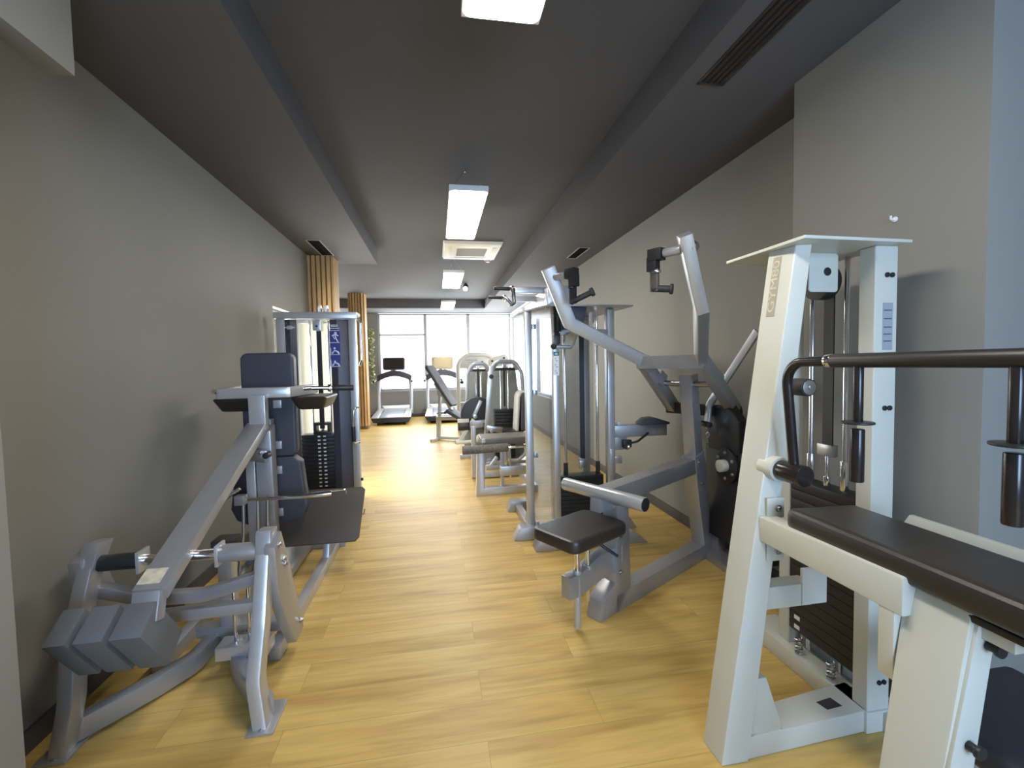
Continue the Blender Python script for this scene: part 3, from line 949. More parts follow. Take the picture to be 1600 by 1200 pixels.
P('side_handle', B().tube([(-0.735, 4.35, 1.01), (-0.765, 4.29, 1.01), (-0.775, 4.29, 0.84), (-0.775, 4.29, 0.68), (-0.735, 4.35, 0.68)], 0.010, 0.03), CHROME)
P('handle_grip', B().cyl((-0.7745, 4.29, 0.70), (-0.7745, 4.29, 0.84), 0.017), BLACK)
P('glare_tube', B().tube([(-0.715, 4.38, 1.85), (-0.70, 4.40, 1.80), (-0.70, 4.40, 1.45), (-0.715, 4.38, 1.40)], 0.012, 0.02), CHROME)  # chrome tube added to give the white glare beside the post
P('top_knob', B().ball((-0.715, 4.36, 1.865), 0.022), WHITEP)
P('floor_hook', B().tube([(-0.73, 4.25, 0.05), (-0.70, 4.22, 0.03), (-0.69, 4.22, 0.09)], 0.006, 0.02, seg=8), STEEL)
P('side_bumper', B().cyl((-0.735, 4.36, 0.33), (-0.715, 4.36, 0.33), 0.014), BLACK)

# ------------------------------------------------------------------ plate pull-down machine in the middle
O_, U_, W_ = V((0.85, 2.30, 0)), V((0.86, 0.51, 0)), V((0.51, -0.86, 0))
U_.normalize()
W_.normalize()
Zv = V((0, 0, 1))


def Q(s_, l, z):
    return O_ + U_ * s_ + W_ * l + Zv * z


t = Thing('pulldown_machine', 'silver plate-lever pull-down with black seat and thick round thigh bar, beside the long grey wall', 'exercise machine', (1.3, 2.55, 0))
P = t.part
b = B()
b.beam(Q(0.08, 0, 0.05), Q(1.16, 0, 0.05), 0.10, 0.10)
P('base_beam', b, SILVER)
b = B()
b.prism([(-0.06, 0.0), (0.10, 0.0), (0.22, 0.10), (0.20, 0.60), (0.095, 0.60), (0.085, 0.17), (0.02, 0.14), (-0.03, 0.10)], O_, U_, Zv, -0.05, 0.05, 0.006)
fu = P('front_upright', b, SILVER)
for (s_, z) in ((0.12, 0.42), (0.12, 0.22)):
    P('upright_bolt', B().bolt(Q(s_, 0.05, z), W_, 0.010, 0.012), STEEL, fu)
P('upright_slot', B().obox(Q(0.135, 0.0508, 0.32), U_ * 0.005, W_ * 0.0008, Zv * 0.045, 0), SILVER2, fu)
P('thigh_bar', B().cyl(Q(0.0, -0.25, 0.685), Q(0.0, 0.29, 0.685), 0.0365, seg=36, bev=0.004), SILVER2)
for l in (-0.25, 0.29):
    P('bar_cap', B().cyl(Q(0, l * 0.985, 0.685), Q(0, l * 1.012, 0.685), 0.0335), BLACK)
P('bar_saddle', B().prism([(-0.035, 0.585), (0.20, 0.585), (0.20, 0.63), (0.03, 0.66), (-0.03, 0.66)], O_, U_, Zv, -0.035, 0.035, 0.004), SILVER)
P('upper_beam', B().beam(Q(0.03, 0, 0.655), Q(1.02, 0, 0.675), 0.095, 0.10), SILVER)
b = B()
b.beam(Q(1.17, 0, 0.02), Q(1.03, 0, 0.64), 0.095, 0.12, U_)
b.beam(Q(1.045, 0, 0.58), Q(0.955, 0, 1.30), 0.085, 0.10, U_)
b.beam(Q(1.055, 0, 0.56), Q(1.015, 0, 0.75), 0.10, 0.13, U_)
ru = P('rear_upright', b, SILVER)
for (s_, z) in ((1.0, 0.70), (1.035, 0.55)):
    P('upright_bolt', B().bolt(Q(s_, 0.052, z), W_, 0.009, 0.012), STEEL, ru)
# seat
b = B()
b.pad(0.43, 0.31, 0.05, Q(-0.155, 0, 0.485), U_, -W_, 0.065, 0.022)
P('seat', b, VINYL)
P('seat_plate', B().obox(Q(-0.155, 0, 0.480), U_ * 0.13, W_ * 0.10, Zv * 0.006, 0.001), STEEL)
P('seat_bracket', B().prism([(-0.27, 0.19), (-0.20, 0.185), (-0.02, 0.22), (0.10, 0.22), (0.10, 0.36), (-0.02, 0.36), (-0.19, 0.305), (-0.27, 0.305)], O_, U_, Zv, -0.032, 0.032, 0.005), SILVER)
sp = P('seat_post', B().cyl(Q(-0.20, 0.015, 0.02), Q(-0.20, 0.015, 0.29), 0.019), SILVER2)
P('seat_post', B().cyl(Q(-0.20, 0.015, 0.28), Q(-0.20, 0.015, 0.478), 0.014), CHROME)
P('seat_post', B().cyl(Q(-0.115, 0.015, 0.13), Q(-0.115, 0.015, 0.478), 0.011), CHROME)
for s_ in (-0.20, -0.115):
    P('post_collar', B().cyl(Q(s_, 0.015, 0.303), Q(s_, 0.015, 0.325), 0.022), SILVER2)
P('seat_lever', B().tube([Q(-0.06, 0.0, 0.45), Q(-0.02, 0.06, 0.40), Q(0.03, 0.10, 0.355)], 0.008, 0.03), BLACK)
# pivot, yoke and arms
P('pivot_shaft', B().cyl(Q(0.955, -0.215, 1.235), Q(0.955, 0.215, 1.235), 0.020), STEEL)
for l in (-0.20, 0.20):
    P('pivot_bearing', B().cyl(Q(0.955, l - 0.02, 1.235), Q(0.955, l + 0.02, 1.235), 0.042), SILVER2)
    P('bearing_block', B().obox(Q(0.93, l, 1.265), U_ * 0.035 + Zv * -0.022, W_ * 0.03, Zv * 0.045 + U_ * 0.02, 0.004), SILVER)
P('yoke_bar', B().beam(Q(0.725, -0.235, 1.385), Q(0.725, 0.235, 1.385), 0.06, 0.085, Zv), SILVER)
for l in (-1, 1):
    b = B()
    top, el, cb, lo_ = Q(0.10, 0.45 * l, 1.955), Q(0.265, 0.44 * l, 1.65), Q(0.725, 0.205 * l, 1.40), Q(1.15, 0.225 * l, 1.05)
    b.beam(cb, lo_, 0.06, 0.09, U_)
    P('lever_leg', b, SILVER)
    d_ = (top - el).normalized()
    nrm = (top - el).cross(cb - el).normalized()
    ha = P('lever_arm', B().sweep([top + d_ * 0.03, el, cb + (cb - el).normalized() * 0.03], 0.060, 0.085, nrm, 0.0, cr=0.007), SILVER2)
    inn = -W_ * l
    h0 = top - d_ * 0.035
    P('arm_stub', B().cyl(h0 + inn * 0.03, h0 + inn * 0.12, 0.022), SILVER2, ha)
    P('stub_cap', B().bolt(h0 - inn * 0.03, -inn, 0.018, 0.02), STEEL, ha)
    h1 = h0 + inn * 0.165
    jb = P('swivel_block', B().obox(h1, W_ * 0.038, U_ * 0.025, Zv * 0.030, 0.004).obox(h1 + Zv * -0.045 + inn * 0.018, W_ * 0.026, U_ * 0.022, Zv * 0.035, 0.004), BLACK, ha)
    P('swivel_handle', B().obox(h1 - Zv * 0.125 + inn * 0.01, W_ * 0.022, U_ * 0.010, Zv * 0.055, 0.003).cyl(h1 - Zv * 0.078, h1 - Zv * 0.088, 0.022), BLACK if l < 0 else STEEL, ha)
    g0 = h1 - Zv * 0.165 + inn * 0.012
    gd = (W_ * 0.075 + U_ * 0.03 - Zv * 0.01) if l > 0 else (U_ * 0.05 + inn * 0.10 + Zv * 0.045)
    P('handle_grip', B().cyl(g0 - gd * 0.15, g0 + gd, 0.017).cyl(g0 + gd * 0.94, g0 + gd * 1.10, 0.026), RUBBER, ha)
P('counter_bar', B().prism([(-0.035, -0.04), (0.035, -0.04), (0.05, 0.0), (0.03, 0.035), (-0.05, 0.035)], Q(1.16, 0, 1.045), U_, Zv, -0.27, 0.25, 0.004), RUBBER)
# cam and weight housing by the wall
hs = P('weight_housing', B().box(1.87, 1.965, 2.30, 2.90, 0.17, 0.80, 0.006), BLACK)
cm = B()
cm.prism([(-0.02, 0.78), (0.30, 0.78), (0.32, 0.95), (0.25, 1.07), (0.10, 1.10), (-0.02, 1.0)], (1.86, 2.55, 0), (0, 1, 0), (0, 0, 1), 0.0, 0.07, 0.012, 3)
P('cam_cover', cm, BLACK)
fl = P('cam_flange', B().cyl((1.87, 2.64, 0.70), (1.845, 2.64, 0.70), 0.115), BLACK)
for k in range(6):
    a = math.pi / 6 + k * math.pi / 3
    P('flange_bolt', B().bolt((1.845, 2.64 + 0.085 * math.cos(a), 0.70 + 0.085 * math.sin(a)), (-1, 0, 0), 0.008, 0.010), STEEL, fl)
P('cam_hub', B().cyl((1.845, 2.64, 0.70), (1.80, 2.64, 0.70), 0.040), WHITE)
P('cam_arm', B().sweep([(1.82, 2.80, 0.96), (1.83, 2.80, 1.08), (1.86, 2.62, 1.30), (1.90, 2.42, 1.56)], 0.016, 0.055, V((1, 0, 0)), 0.06, 6, 0.003), SILVER)
P('cam_roller', B().cyl((1.80, 2.83, 0.955), (1.80, 2.74, 0.955), 0.020), BLACK)
for z in (0.88, 0.93):
    P('cam_bolt', B().bolt((1.80 + 0.03, 2.80, z), (-1, 0, 0), 0.013, 0.016), STEEL)
P('wall_link', B().box(1.90, 1.96, 2.80, 2.92, 0.0, 0.18, 0.004), SILVER)
P('stack_foot', B().box(1.82, 2.0, 2.32, 3.05, 0.0, 0.05, 0.005), SILVER)

# ------------------------------------------------------------------ tall selector tower with clear panels
t = Thing('selector_tower', 'tall silver weight tower with clear panels and black weight stack, behind the pull-down seat', 'exercise machine', (1.1, 3.4, 0))
P = t.part
P('post', B().box(0.685, 0.745, 3.47, 3.53, 0.0, 1.80, 0.012), SILVER2)
P('post', B().box(0.845, 0.895, 3.22, 3.28, 0.0, 1.80, 0.012), SILVER2)
P('post', B().box(1.285, 1.35, 3.27, 3.33, 0.0, 1.80, 0.018, 3), SILVER2)
P('post', B().box(1.285, 1.35, 3.85, 3.91, 0.0, 1.80, 0.012), SILVER2)
P('post', B().box(0.785, 0.84, 3.97, 4.03, 0.0, 1.80, 0.012), SILVER2)
P('top_plate', B().hexa([(0.66, 3.60, 1.80), (0.80, 3.12, 1.80), (1.45, 3.16, 1.80), (1.42, 4.02, 1.80), (0.66, 4.05, 1.80)], [(0.66, 3.60, 1.812), (0.80, 3.12, 1.812), (1.45, 3.16, 1.812), (1.42, 4.02, 1.812), (0.66, 4.05, 1.812)], 0.002), SILVER)
P('side_panel', B().hexa([(0.735, 3.475, 0.06), (0.860, 3.283, 0.06), (0.865, 3.287, 0.06), (0.740, 3.479, 0.06)], [(0.735, 3.475, 1.78), (0.860, 3.283, 1.78), (0.865, 3.287, 1.78), (0.740, 3.479, 1.78)], 0), ACRYL)
P('rear_panel', B().box(0.75, 1.285, 3.86, 3.866, 0.10, 1.76, 0), ACRYL)
P('back_panel', B().hexa([(0.90, 3.55, 0.10), (1.285, 3.58, 0.10), (1.285, 3.586, 0.10), (0.90, 3.556, 0.10)], [(0.90, 3.55, 1.74), (1.285, 3.58, 1.74), (1.285, 3.586, 1.74), (0.90, 3.556, 1.74)], 0), ACRYL)
P('logo_cutout_light', B().prism([(-0.035, 0.03), (-0.025, 0.045), (0.025, 0.045), (0.035, 0.03), (0.032, 0.0), (0.008, -0.03), (0.0, -0.055), (-0.008, -0.03), (-0.032, 0.0)], (1.258, 3.5, 1.75), (1, 0, 0), (0, 0, 1), 0, 0.004, 0), WHITEP)  # white plate in place of the light showing through a logo cutout
for z in (0.10, 0.66, 1.16, 1.68):
    P('panel_clip', B().box(0.745, 0.775, 3.455, 3.485, z - 0.02, z + 0.02, 0.003), SILVER2)
for (x0, x1, y0, y1) in ((0.56, 0.80, 3.40, 3.52),):
    P('floor_foot', B().prism([(-0.14, 0.0), (0.12, 0.0), (0.12, 0.10), (-0.085, 0.10)], (0.70, 3.52, 0), (1, 0, 0), (0, 0, 1), 0.0, 0.12, 0.006), SILVER)
P('floor_foot', B().prism([(-0.19, 0.0), (0.70, 0.0), (0.58, 0.09), (-0.15, 0.09)], (0.87, 3.30, 0), (1, 0, 0), (0, 0, 1), 0.0, 0.13, 0.006), SILVER)
P('floor_foot', B().prism([(-0.16, 0.0), (0.20, 0.0), (0.14, 0.09), (-0.16, 0.09)], (1.42, 3.60, 0), (1, 0, 0), (0, 0, 1), 0.0, 0.12, 0.006), SILVER)
P('floor_foot', B().prism([(-0.12, 0.0), (0.12, 0.0), (0.12, 0.10), (-0.085, 0.10)], (0.735, 4.20, 0), (1, 0, 0), (0, 0, 1), 0.0, 0.12, 0.006), SILVER)
P('base_beam', B().box(0.69, 0.75, 3.52, 4.12, 0.0, 0.07, 0.005), SILVER)
P('base_beam', B().box(1.29, 1.35, 3.30, 3.91, 0.0, 0.07, 0.005), SILVER)
for x in (0.985, 1.25):
    rd = P('guide_rod', B().cyl((x, 3.40, 0.10), (x, 3.40, 1.79), 0.011), CHROME)
    P('rod_bumper', B().cyl((x, 3.40, 0.505), (x, 3.40, 0.60), 0.018), RUBBER, rd)
P('lifting_belt', B().box(1.105, 1.145, 3.397, 3.403, 0.60, 1.72, 0), BLACK)
P('belt_clamp', B().obox((1.122, 3.395, 0.585), (0.026, 0, 0.004), (0, 0.012, 0), (0.0, 0, 0.03), 0.003).obox((1.122, 3.39, 0.62), (0.03, 0, -0.008), (0, 0.010, 0), (0.0, 0, 0.009), 0.002), STEEL)
P('clamp_stud', B().cyl((1.122, 3.395, 0.50), (1.122, 3.395, 0.56), 0.010), CHROME)
for k in range(13):
    z = 0.09 + k * 0.032
    P('weight_plate', B().box(0.915, 1.275, 3.34, 3.46, z, z + 0.030, 0.002), BLACK)
P('pulley_cover', B().hexa([(0.91, 3.20, 1.63), (1.08, 3.20, 1.70), (1.08, 3.34, 1.70), (0.91, 3.34, 1.63)], [(0.89, 3.20, 1.798), (1.105, 3.20, 1.798), (1.105, 3.34, 1.798), (0.89, 3.34, 1.798)], 0.004), SHROUD)
P('crosspiece', B().box(0.90, 1.285, 3.24, 3.29, 1.60, 1.64, 0.004), SILVER)
pl_ = P('instruction_label', B().box(0.849, 0.891, 3.2175, 3.2195, 1.30, 1.475, 0), WHITEP, label='white instruction strip with a green heading')
P('label_heading', B().box(0.849, 0.891, 3.2155, 3.2177, 1.445, 1.475, 0), GREENL, pl_)
P('heading_mark', B().box(0.860, 0.880, 3.2145, 3.2157, 1.451, 1.468, 0), PICTO, pl_)
for k in range(3):
    P('label_figure', B().box(0.860, 0.868, 3.2165, 3.2177, 1.42 - 0.045 * k, 1.428 - 0.045 * k, 0).box(0.868, 0.880, 3.2165, 3.2177, 1.404 - 0.045 * k, 1.412 - 0.045 * k, 0), GREYLAB, pl_)
# twin high arms reaching over the aisle
for k, (y, z, x1_) in enumerate(((3.40, 1.952, 0.585), (3.90, 1.957, 0.60))):
    ar = P('high_arm', B().box(x1_, 0.95, y - 0.025, y + 0.025, z - 0.022, z + 0.022, 0.004), SILVER)
    P('arm_grip', B().cyl((x1_ - 0.02, y, z + 0.010), (x1_ - 0.145, y, z + 0.015), 0.014), BLACK, ar)
    P('arm_joint', B().ball((x1_ - 0.005, y, z + 0.012), 0.024), CHROME, ar)
    P('drop_grip', B().cyl((x1_ + 0.0, y - 0.02, z + 0.01), (x1_ + (0.05 if k else 0.0), y - 0.05, z - (0.05 if k else 0.10)), 0.015), STEEL, ar)
P('arm_pivot_box', B().box(0.82, 0.90, 3.27, 3.36, 1.815, 1.955, 0.008), SILVER2)
P('arm_pivot_box', B().box(0.88, 1.04, 3.30, 3.96, 1.812, 1.975, 0.008), SILVER)
P('pivot_bolt', B().cyl((0.86, 3.27, 1.925), (0.86, 3.255, 1.925), 0.018), STEEL)
P('arm_brace', B().beam((0.80, 3.24, 1.80), (0.90, 3.24, 1.86), 0.05, 0.02, (0, 0, 1)), SILVER)
# hanging rod with the bent handle
P('hanger_rod', B().cyl((0.868, 3.17, 1.80), (0.868, 3.17, 1.62), 0.030).cyl((0.868, 3.17, 1.62), (0.862, 3.17, 1.55), 0.014), BLACK)
P('hanger_joint', B().obox((0.862, 3.17, 1.56), (0.025, 0, 0.01), (0, 0.02, 0), (0, 0, 0.04), 0.004).ball((0.840, 3.17, 1.515), 0.024), BLACK)
P('bent_handle', B().tube([(0.845, 3.17, 1.512), (0.965, 3.17, 1.506), (1.035, 3.18, 1.64)], 0.016, 0.01, fseg=3), SILVER2)
P('handle_plate', B().prism([(-0.02, -0.055), (0.05, -0.055), (0.09, 0.03), (0.035, 0.055)], (0.925, 3.16, 1.575), (1, 0, 0), (0, 0, 1), 0.0, 0.006, 0.001), CREAM)
# right-hand carriage
P('carriage_bar', B().box(1.35, 1.79, 3.29, 3.36, 0.80, 0.895, 0.006), SILVER)
P('carriage_plate', B().box(1.30, 1.335, 3.255, 3.27, 0.50, 0.72, 0.003).box(1.345, 1.40, 3.27, 3.29, 0.60, 0.66, 0.003), SILVER2)
P('carriage_web', B().hexa([(1.35, 3.30, 0.70), (1.43, 3.30, 0.70), (1.43, 3.34, 0.70), (1.35, 3.34, 0.70)], [(1.35, 3.30, 0.81), (1.46, 3.30, 0.81), (1.46, 3.34, 0.81), (1.35, 3.34, 0.81)], 0.003), SILVER)
P('latch', B().obox((1.44, 3.27, 0.755), (0.035, 0, 0), (0, 0.02, 0), (0, 0, 0.03), 0.008).cyl((1.43, 3.27, 0.735), (1.43, 3.235, 0.735), 0.022), BLACK)
P('latch_knob', B().ball((1.44, 3.235, 0.735), 0.018), CHROME)
P('latch_lever', B().tube([(1.45, 3.26, 0.755), (1.52, 3.25, 0.77), (1.62, 3.27, 0.83)], 0.009, 0.03), BLACK)
P('saddle', B().prism([(-0.08, 0.0), (-0.03, 0.035), (0.04, 0.04), (0.16, 0.0), (0.15, -0.015), (-0.08, -0.015)], (1.63, 3.36, 0.91), (1, 0, 0), (0, 0, 1), 0.0, 0.12, 0.005), VINYLB)
P('saddle_wedge', B().prism([(-0.03, 0.0), (0.08, 0.0), (-0.03, 0.03)], (1.40, 3.34, 0.896), (1, 0, 0), (0, 0, 1), 0.0, 0.06, 0.002), SILVER2)

# ------------------------------------------------------------------ white curl machine in the foreground
t = Thing('curl_machine', 'big off-white curl machine with a black swing bar and long black arm pad', 'exercise machine', (1.3, 1.3, 0))
P = t.part
fp = P('front_post', B().hexa([(0.925, 1.447, 0), (0.928, 1.34, 0), (1.03, 1.34, 0), (1.03, 1.447, 0)], [(1.219, 1.495, 1.79), (1.237, 1.388, 1.79), (1.288, 1.373, 1.79), (1.288, 1.495, 1.79)], 0.005, 3), WHITE)


def on_post(f, z):
    """point on the near left face of the post; f = 0 far edge .. 1 near edge"""
    k = z / 1.79
    a = V((0.925, 1.447, 0)).lerp(V((1.219, 1.495, 1.79)), k)
    b_ = V((0.928, 1.34, 0)).lerp(V((1.237, 1.388, 1.79)), k)
    return a.lerp(b_, f)


ya_ = (on_post(0.45, 1.7) - on_post(0.45, 1.4)).normalized()
xa_ = (on_post(0.9, 1.55) - on_post(0.1, 1.55)).normalized()
nn_ = xa_.cross(ya_).normalized()
pc = on_post(0.40, 1.655)
npl = P('nameplate', B().obox(pc + nn_ * 0.0006, ya_ * 0.108, xa_ * 0.0165, nn_ * 0.0008, 0), TAUPE, fp, 'taupe nameplate with raised lettering')
tm = text_mesh('GYM80', 0.044, 0.0005)
for v_ in tm.vertices:
    v_.co.x *= 1.40
    v_.co.y *= 0.85
place_mesh(tm, pc + nn_ * 0.0018, ya_, -xa_)
P('lettering', tm, CREAM, npl)
P('base_beam', B().hexa([(1.0, 1.345, 0), (1.60, 1.375, 0), (1.60, 1.52, 0), (1.0, 1.447, 0)], [(1.0, 1.345, 0.082), (1.60, 1.375, 0.082), (1.60, 1.52, 0.082), (1.0, 1.447, 0.082)], 0.006), WHITE)
P('base_label', B().hexa([(1.394, 1.442, 0.0822), (1.404, 1.402, 0.0822), (1.474, 1.408, 0.0822), (1.465, 1.452, 0.0822)], [(1.394, 1.442, 0.083), (1.404, 1.402, 0.083), (1.474, 1.408, 0.083), (1.465, 1.452, 0.083)], 0), DARKLAB)
P('gusset', B().prism([(0.0, 0.0), (0.15, 0.0), (0.15, 0.025), (0.09, 0.20), (0.04, 0.20)], (1.02, 1.352, 0.08), (1, 0, 0), (0, 0, 1), -0.05, -0.004, 0.003), WHITE)
P('cross_beam', B().box(1.53, 1.69, 1.36, 2.0, 0, 0.082, 0.006), WHITE)
for (x0, x1, y0, y1, bl) in ((1.537, 1.632, 1.365, 1.43, True), (1.57, 1.635, 1.78, 1.845, False)):
    po = P('rear_post', B().box(x0, x1, y0, y1, 0.08, 1.79, 0.008, 3), WHITE)
    if bl:
        P('post_sticker', B().box(1.569, 1.611, y0 - 0.001, y0 + 0.0005, 1.42, 1.588, 0), GREYLAB, po, 'grey instruction sticker')
        for zz in (1.45, 1.475, 1.50, 1.53, 1.56):
            P('sticker_line', B().box(1.574, 1.606, y0 - 0.0016, y0 - 0.0008, zz, zz + 0.003, 0), DARKLAB, po)
        for zz in (1.686, 1.211, 0.19):
            P('post_bolt', B().cyl((1.583, y0, zz), (1.583, y0 - 0.006, zz), 0.009).cyl((1.604, y0, zz), (1.604, y0 - 0.006, zz), 0.009), BLACK, po)
P('top_plate', B().prism([(0.0, 0.0), (0.44, 0.015), (0.44, 0.42), (-0.01, 0.39)], (1.20, 1.31, 1.79), (1, 0, 0), (0, 1, 0), 0.0, 0.011, 0.002), WHITE)
pb = P('pulley_box', B().prism(rrect(0.125, 0.145, 0.012), (1.452, 1.50, 1.718), (1, 0, 0), (0, 0, 1), 0.0, 0.006, 0.0015), WHITE)
P('pulley_hole', B().cyl((1.468, 1.4945, 1.722), (1.468, 1.4925, 1.722), 0.016), BLACK, pb)
P('pulley_wheel', B().cyl((1.52, 1.60, 1.70), (1.57, 1.60, 1.70), 0.07), BLACK)
for y in (1.535, 1.70):
    P('guide_rod', B().cyl((1.60, y, 0.10), (1.60, y, 1.79), 0.010), CHROME)
    P('rod_sleeve', B().cyl((1.60, y, 0.86), (1.60, y, 0.98), 0.016), CHROME)
    P('buffer_spring', B().spring((1.550, y, 0.083), 0.014, 0.075, 5, 0.003), STEEL)
P('lifting_belt', B().box(1.597, 1.603, 1.592, 1.640, 1.02, 1.70, 0), BLACK)
P('belt_clamp', B().box(1.585, 1.615, 1.580, 1.655, 0.985, 1.035, 0.004), STEEL)
P('clamp_stud', B().cyl((1.60, 1.617, 0.86), (1.60, 1.617, 0.985), 0.007).cyl((1.60, 1.617, 0.86), (1.60, 1.617, 0.90), 0.014), CHROME)
for k in range(16):
    z = 0.165 + 0.043 * k
    wp = P('weight_plate', B().box(1.568, 1.665, 1.445, 1.775, z, z + 0.041, 0.002), BLACK)
    if k in (0, 1):
        P('plate_sticker', B().box(1.5665, 1.5685, 1.715, 1.745, z + 0.012, z + 0.03, 0), WHITEP, wp)
# beam from the post to the near leg, tabs and bolts
ab = P('arm_beam', B().hexa([(1.078, 1.36, 0.772), (1.138, 1.36, 0.772), (1.145, 0.88, 0.772), (1.083, 0.88, 0.772)], [(1.078, 1.36, 0.856), (1.138, 1.36, 0.856), (1.145, 0.88, 0.868), (1.083, 0.88, 0.868)], 0.005), WHITE)
for z in (0.885, 0.735):
    tb = P('mount_tab', B().box(1.10, 1.165, 1.345, 1.352, z - 0.035, z + 0.035, 0.003), WHITE)
    P('tab_bolt', B().bolt((1.14, 1.345, z), (0, -1, 0), 0.008, 0.012), STEEL, tb)
nl = P('near_leg', B().hexa([(0.945, 0.865, 0), (0.955, 0.755, 0), (1.02, 0.755, 0), (1.02, 0.865, 0)], [(1.125, 0.905, 0.86), (1.125, 0.765, 0.86), (1.175, 0.765, 0.86), (1.175, 0.905, 0.86)], 0.006, 3), WHITE)
P('leg_cover', B().hexa([(1.055, 0.753, 0.50), (1.12, 0.753, 0.50), (1.13, 0.77, 0.50), (1.055, 0.77, 0.50)], [(1.13, 0.757, 0.83), (1.18, 0.757, 0.83), (1.18, 0.77, 0.83), (1.13, 0.77, 0.83)], 0.003), WHITE)
for (x, z) in ((1.15, 0.775), (1.105, 0.56)):
    P('leg_knob', B().cyl((x, 0.755, z), (x, 0.735, z), 0.010).cyl((x, 0.737, z), (x, 0.728, z), 0.014), BLACK, nl)
P('near_base', B().box(0.97, 1.69, 0.765, 0.855, 0, 0.075, 0.006), WHITE)
P('side_base', B().box(1.60, 1.69, 0.80, 1.40, 0, 0.075, 0.006), WHITE)
P('link_beam', B().box(1.06, 1.30, 1.368, 1.432, 0.515, 0.595, 0.004), WHITE)
P('link_plate', B().box(1.255, 1.355, 1.362, 1.374, 0.52, 0.652, 0.003), WHITE)
P('arm_beam_plate', B().box(1.085, 1.11, 0.90, 0.94, 0.60, 0.86, 0.003), WHITE)
# arm pad
b = B()
b.hexa([(1.095, 0.47, 0.845), (1.40, 0.47, 0.835), (1.40, 1.31, 0.835), (1.095, 1.265, 0.845)], [(1.095, 0.47, 0.918), (1.40, 0.47, 0.895), (1.40, 1.31, 0.895), (1.095, 1.265, 0.918)], 0.03, 5)
P('arm_pad', b, VINYL)
P('pad_board', B().box(1.12, 1.38, 0.50, 1.25, 0.822, 0.838, 0.003), BLACK)
P('pad_bracket', B().box(1.135, 1.42, 0.70, 1.22, 0.79, 0.822, 0.003), WHITE)
P('pad_bracket', B().hexa([(1.40, 0.70, 0.80), (1.50, 0.70, 0.80), (1.50, 1.19, 0.80), (1.40, 1.19, 0.80)], [(1.49, 0.70, 0.885), (1.505, 0.70, 0.885), (1.505, 1.195, 0.885), (1.49, 1.195, 0.885)], 0.002), WHITE)
# pivot and swinging bar
P('pivot_hub', B().cyl((1.14, 1.40, 1.02), (1.14, 1.332, 1.02), 0.042), WHITE)
P('pivot_cap', B().cyl((1.14, 1.334, 1.02), (1.145, 1.235, 1.02), 0.034, bev=0.003), BLACKG)
bar = P('swing_bar', B().tube([(1.148, 1.285, 1.03), (1.112, 1.285, 1.385), (1.112, 1.10, 1.388)], 0.0155, 0.075, 18, 10), BLACKG)
P('bar_ring', B().cyl((1.112, 1.128, 1.3875), (1.112, 1.108, 1.388), 0.0195), CHROME, bar)
P('bar_sleeve', B().cyl((1.112, 1.108, 1.388), (1.112, 0.42, 1.392), 0.0195, bev=0.003), BLACK, bar)
for y in (1.03, 0.697):
    h = P('hand_grip', B().cyl((1.112, y, 1.375), (1.112, y, 1.22), 0.012).cyl((1.112, y, 1.205), (1.112, y, 1.06), 0.0165, bev=0.004), BLACKG, bar)
    P('grip_flange', B().cyl((1.112, y, 1.224), (1.112, y, 1.218), 0.038, bev=0.002), BLACK, h)
P('far_link', B().tube([(1.112, 0.43, 1.392), (1.112, 0.40, 1.35), (1.148, 0.40, 1.03)], 0.0155, 0.05), BLACKG, bar)
ro = P('stop_roller', B().cyl((1.20, 1.345, 1.30), (1.20, 1.285, 1.30), 0.029, bev=0.003), RUBBER)
P('roller_axle', B().cyl((1.185, 1.38, 1.30), (1.195, 1.34, 1.30), 0.014), WHITE, ro)
P('roller_cap', B().cyl((1.20, 1.286, 1.30), (1.20, 1.282, 1.30), 0.024).cyl((1.20, 1.283, 1.30), (1.20, 1.276, 1.30), 0.007), STEEL, ro)
# seat on its post
P('seat', B().hexa([(1.205, 0.70, 0.435), (1.60, 0.70, 0.435), (1.61, 1.01, 0.435), (1.215, 1.01, 0.435)], [(1.205, 0.70, 0.505), (1.60, 0.70, 0.505), (1.61, 1.01, 0.505), (1.215, 1.01, 0.505)], 0.028, 5), VINYLB)
P('seat_plate', B().box(1.27, 1.55, 0.76, 0.95, 0.425, 0.436, 0.002), STEEL)
P('seat_post', B().cyl((1.30, 0.81, 0.07), (1.30, 0.81, 0.43), 0.022), CHROME)
P('seat_post', B().cyl((1.375, 0.81, 0.07), (1.375, 0.81, 0.43), 0.014), CHROME)

# ------------------------------------------------------------------ leg curl bench beyond the tower
t = Thing('leg_curl_machine', 'low silver leg curl with a brown-grey seat and padded roller, just past the clear-panelled tower', 'exercise machine', (0.75, 4.95, 0))
P = t.part
P('front_frame', B().sweep([(1.0, 4.70, 0.04), (0.415, 4.70, 0.04), (0.435, 4.70, 0.50)], 0.09, 0.085, (0, 1, 0), 0.0, cr=0.008), SILVER2)
P('rear_frame', B().sweep([(1.0, 5.40, 0.04), (0.41, 5.40, 0.04), (0.415, 5.40, 0.64)], 0.06, 0.06, (0, 1, 0), 0.0, cr=0.008), SILVER2)
P('side_beam', B().box(0.96, 1.04, 4.66, 5.44, 0.0, 0.08, 0.005), SILVER2)
P('roller_pad', B().cyl((0.235, 4.66, 0.495), (0.72, 4.66, 0.505), 0.045, bev=0.010), mat('worn_roller_foam', (0.15, 0.135, 0.115), 0.7, bump=0.6, bscale=60, vary=0.3, vscale=40))
P('roller_axle', B().cyl((0.72, 4.66, 0.505), (0.95, 4.66, 0.51), 0.016), CHROME)
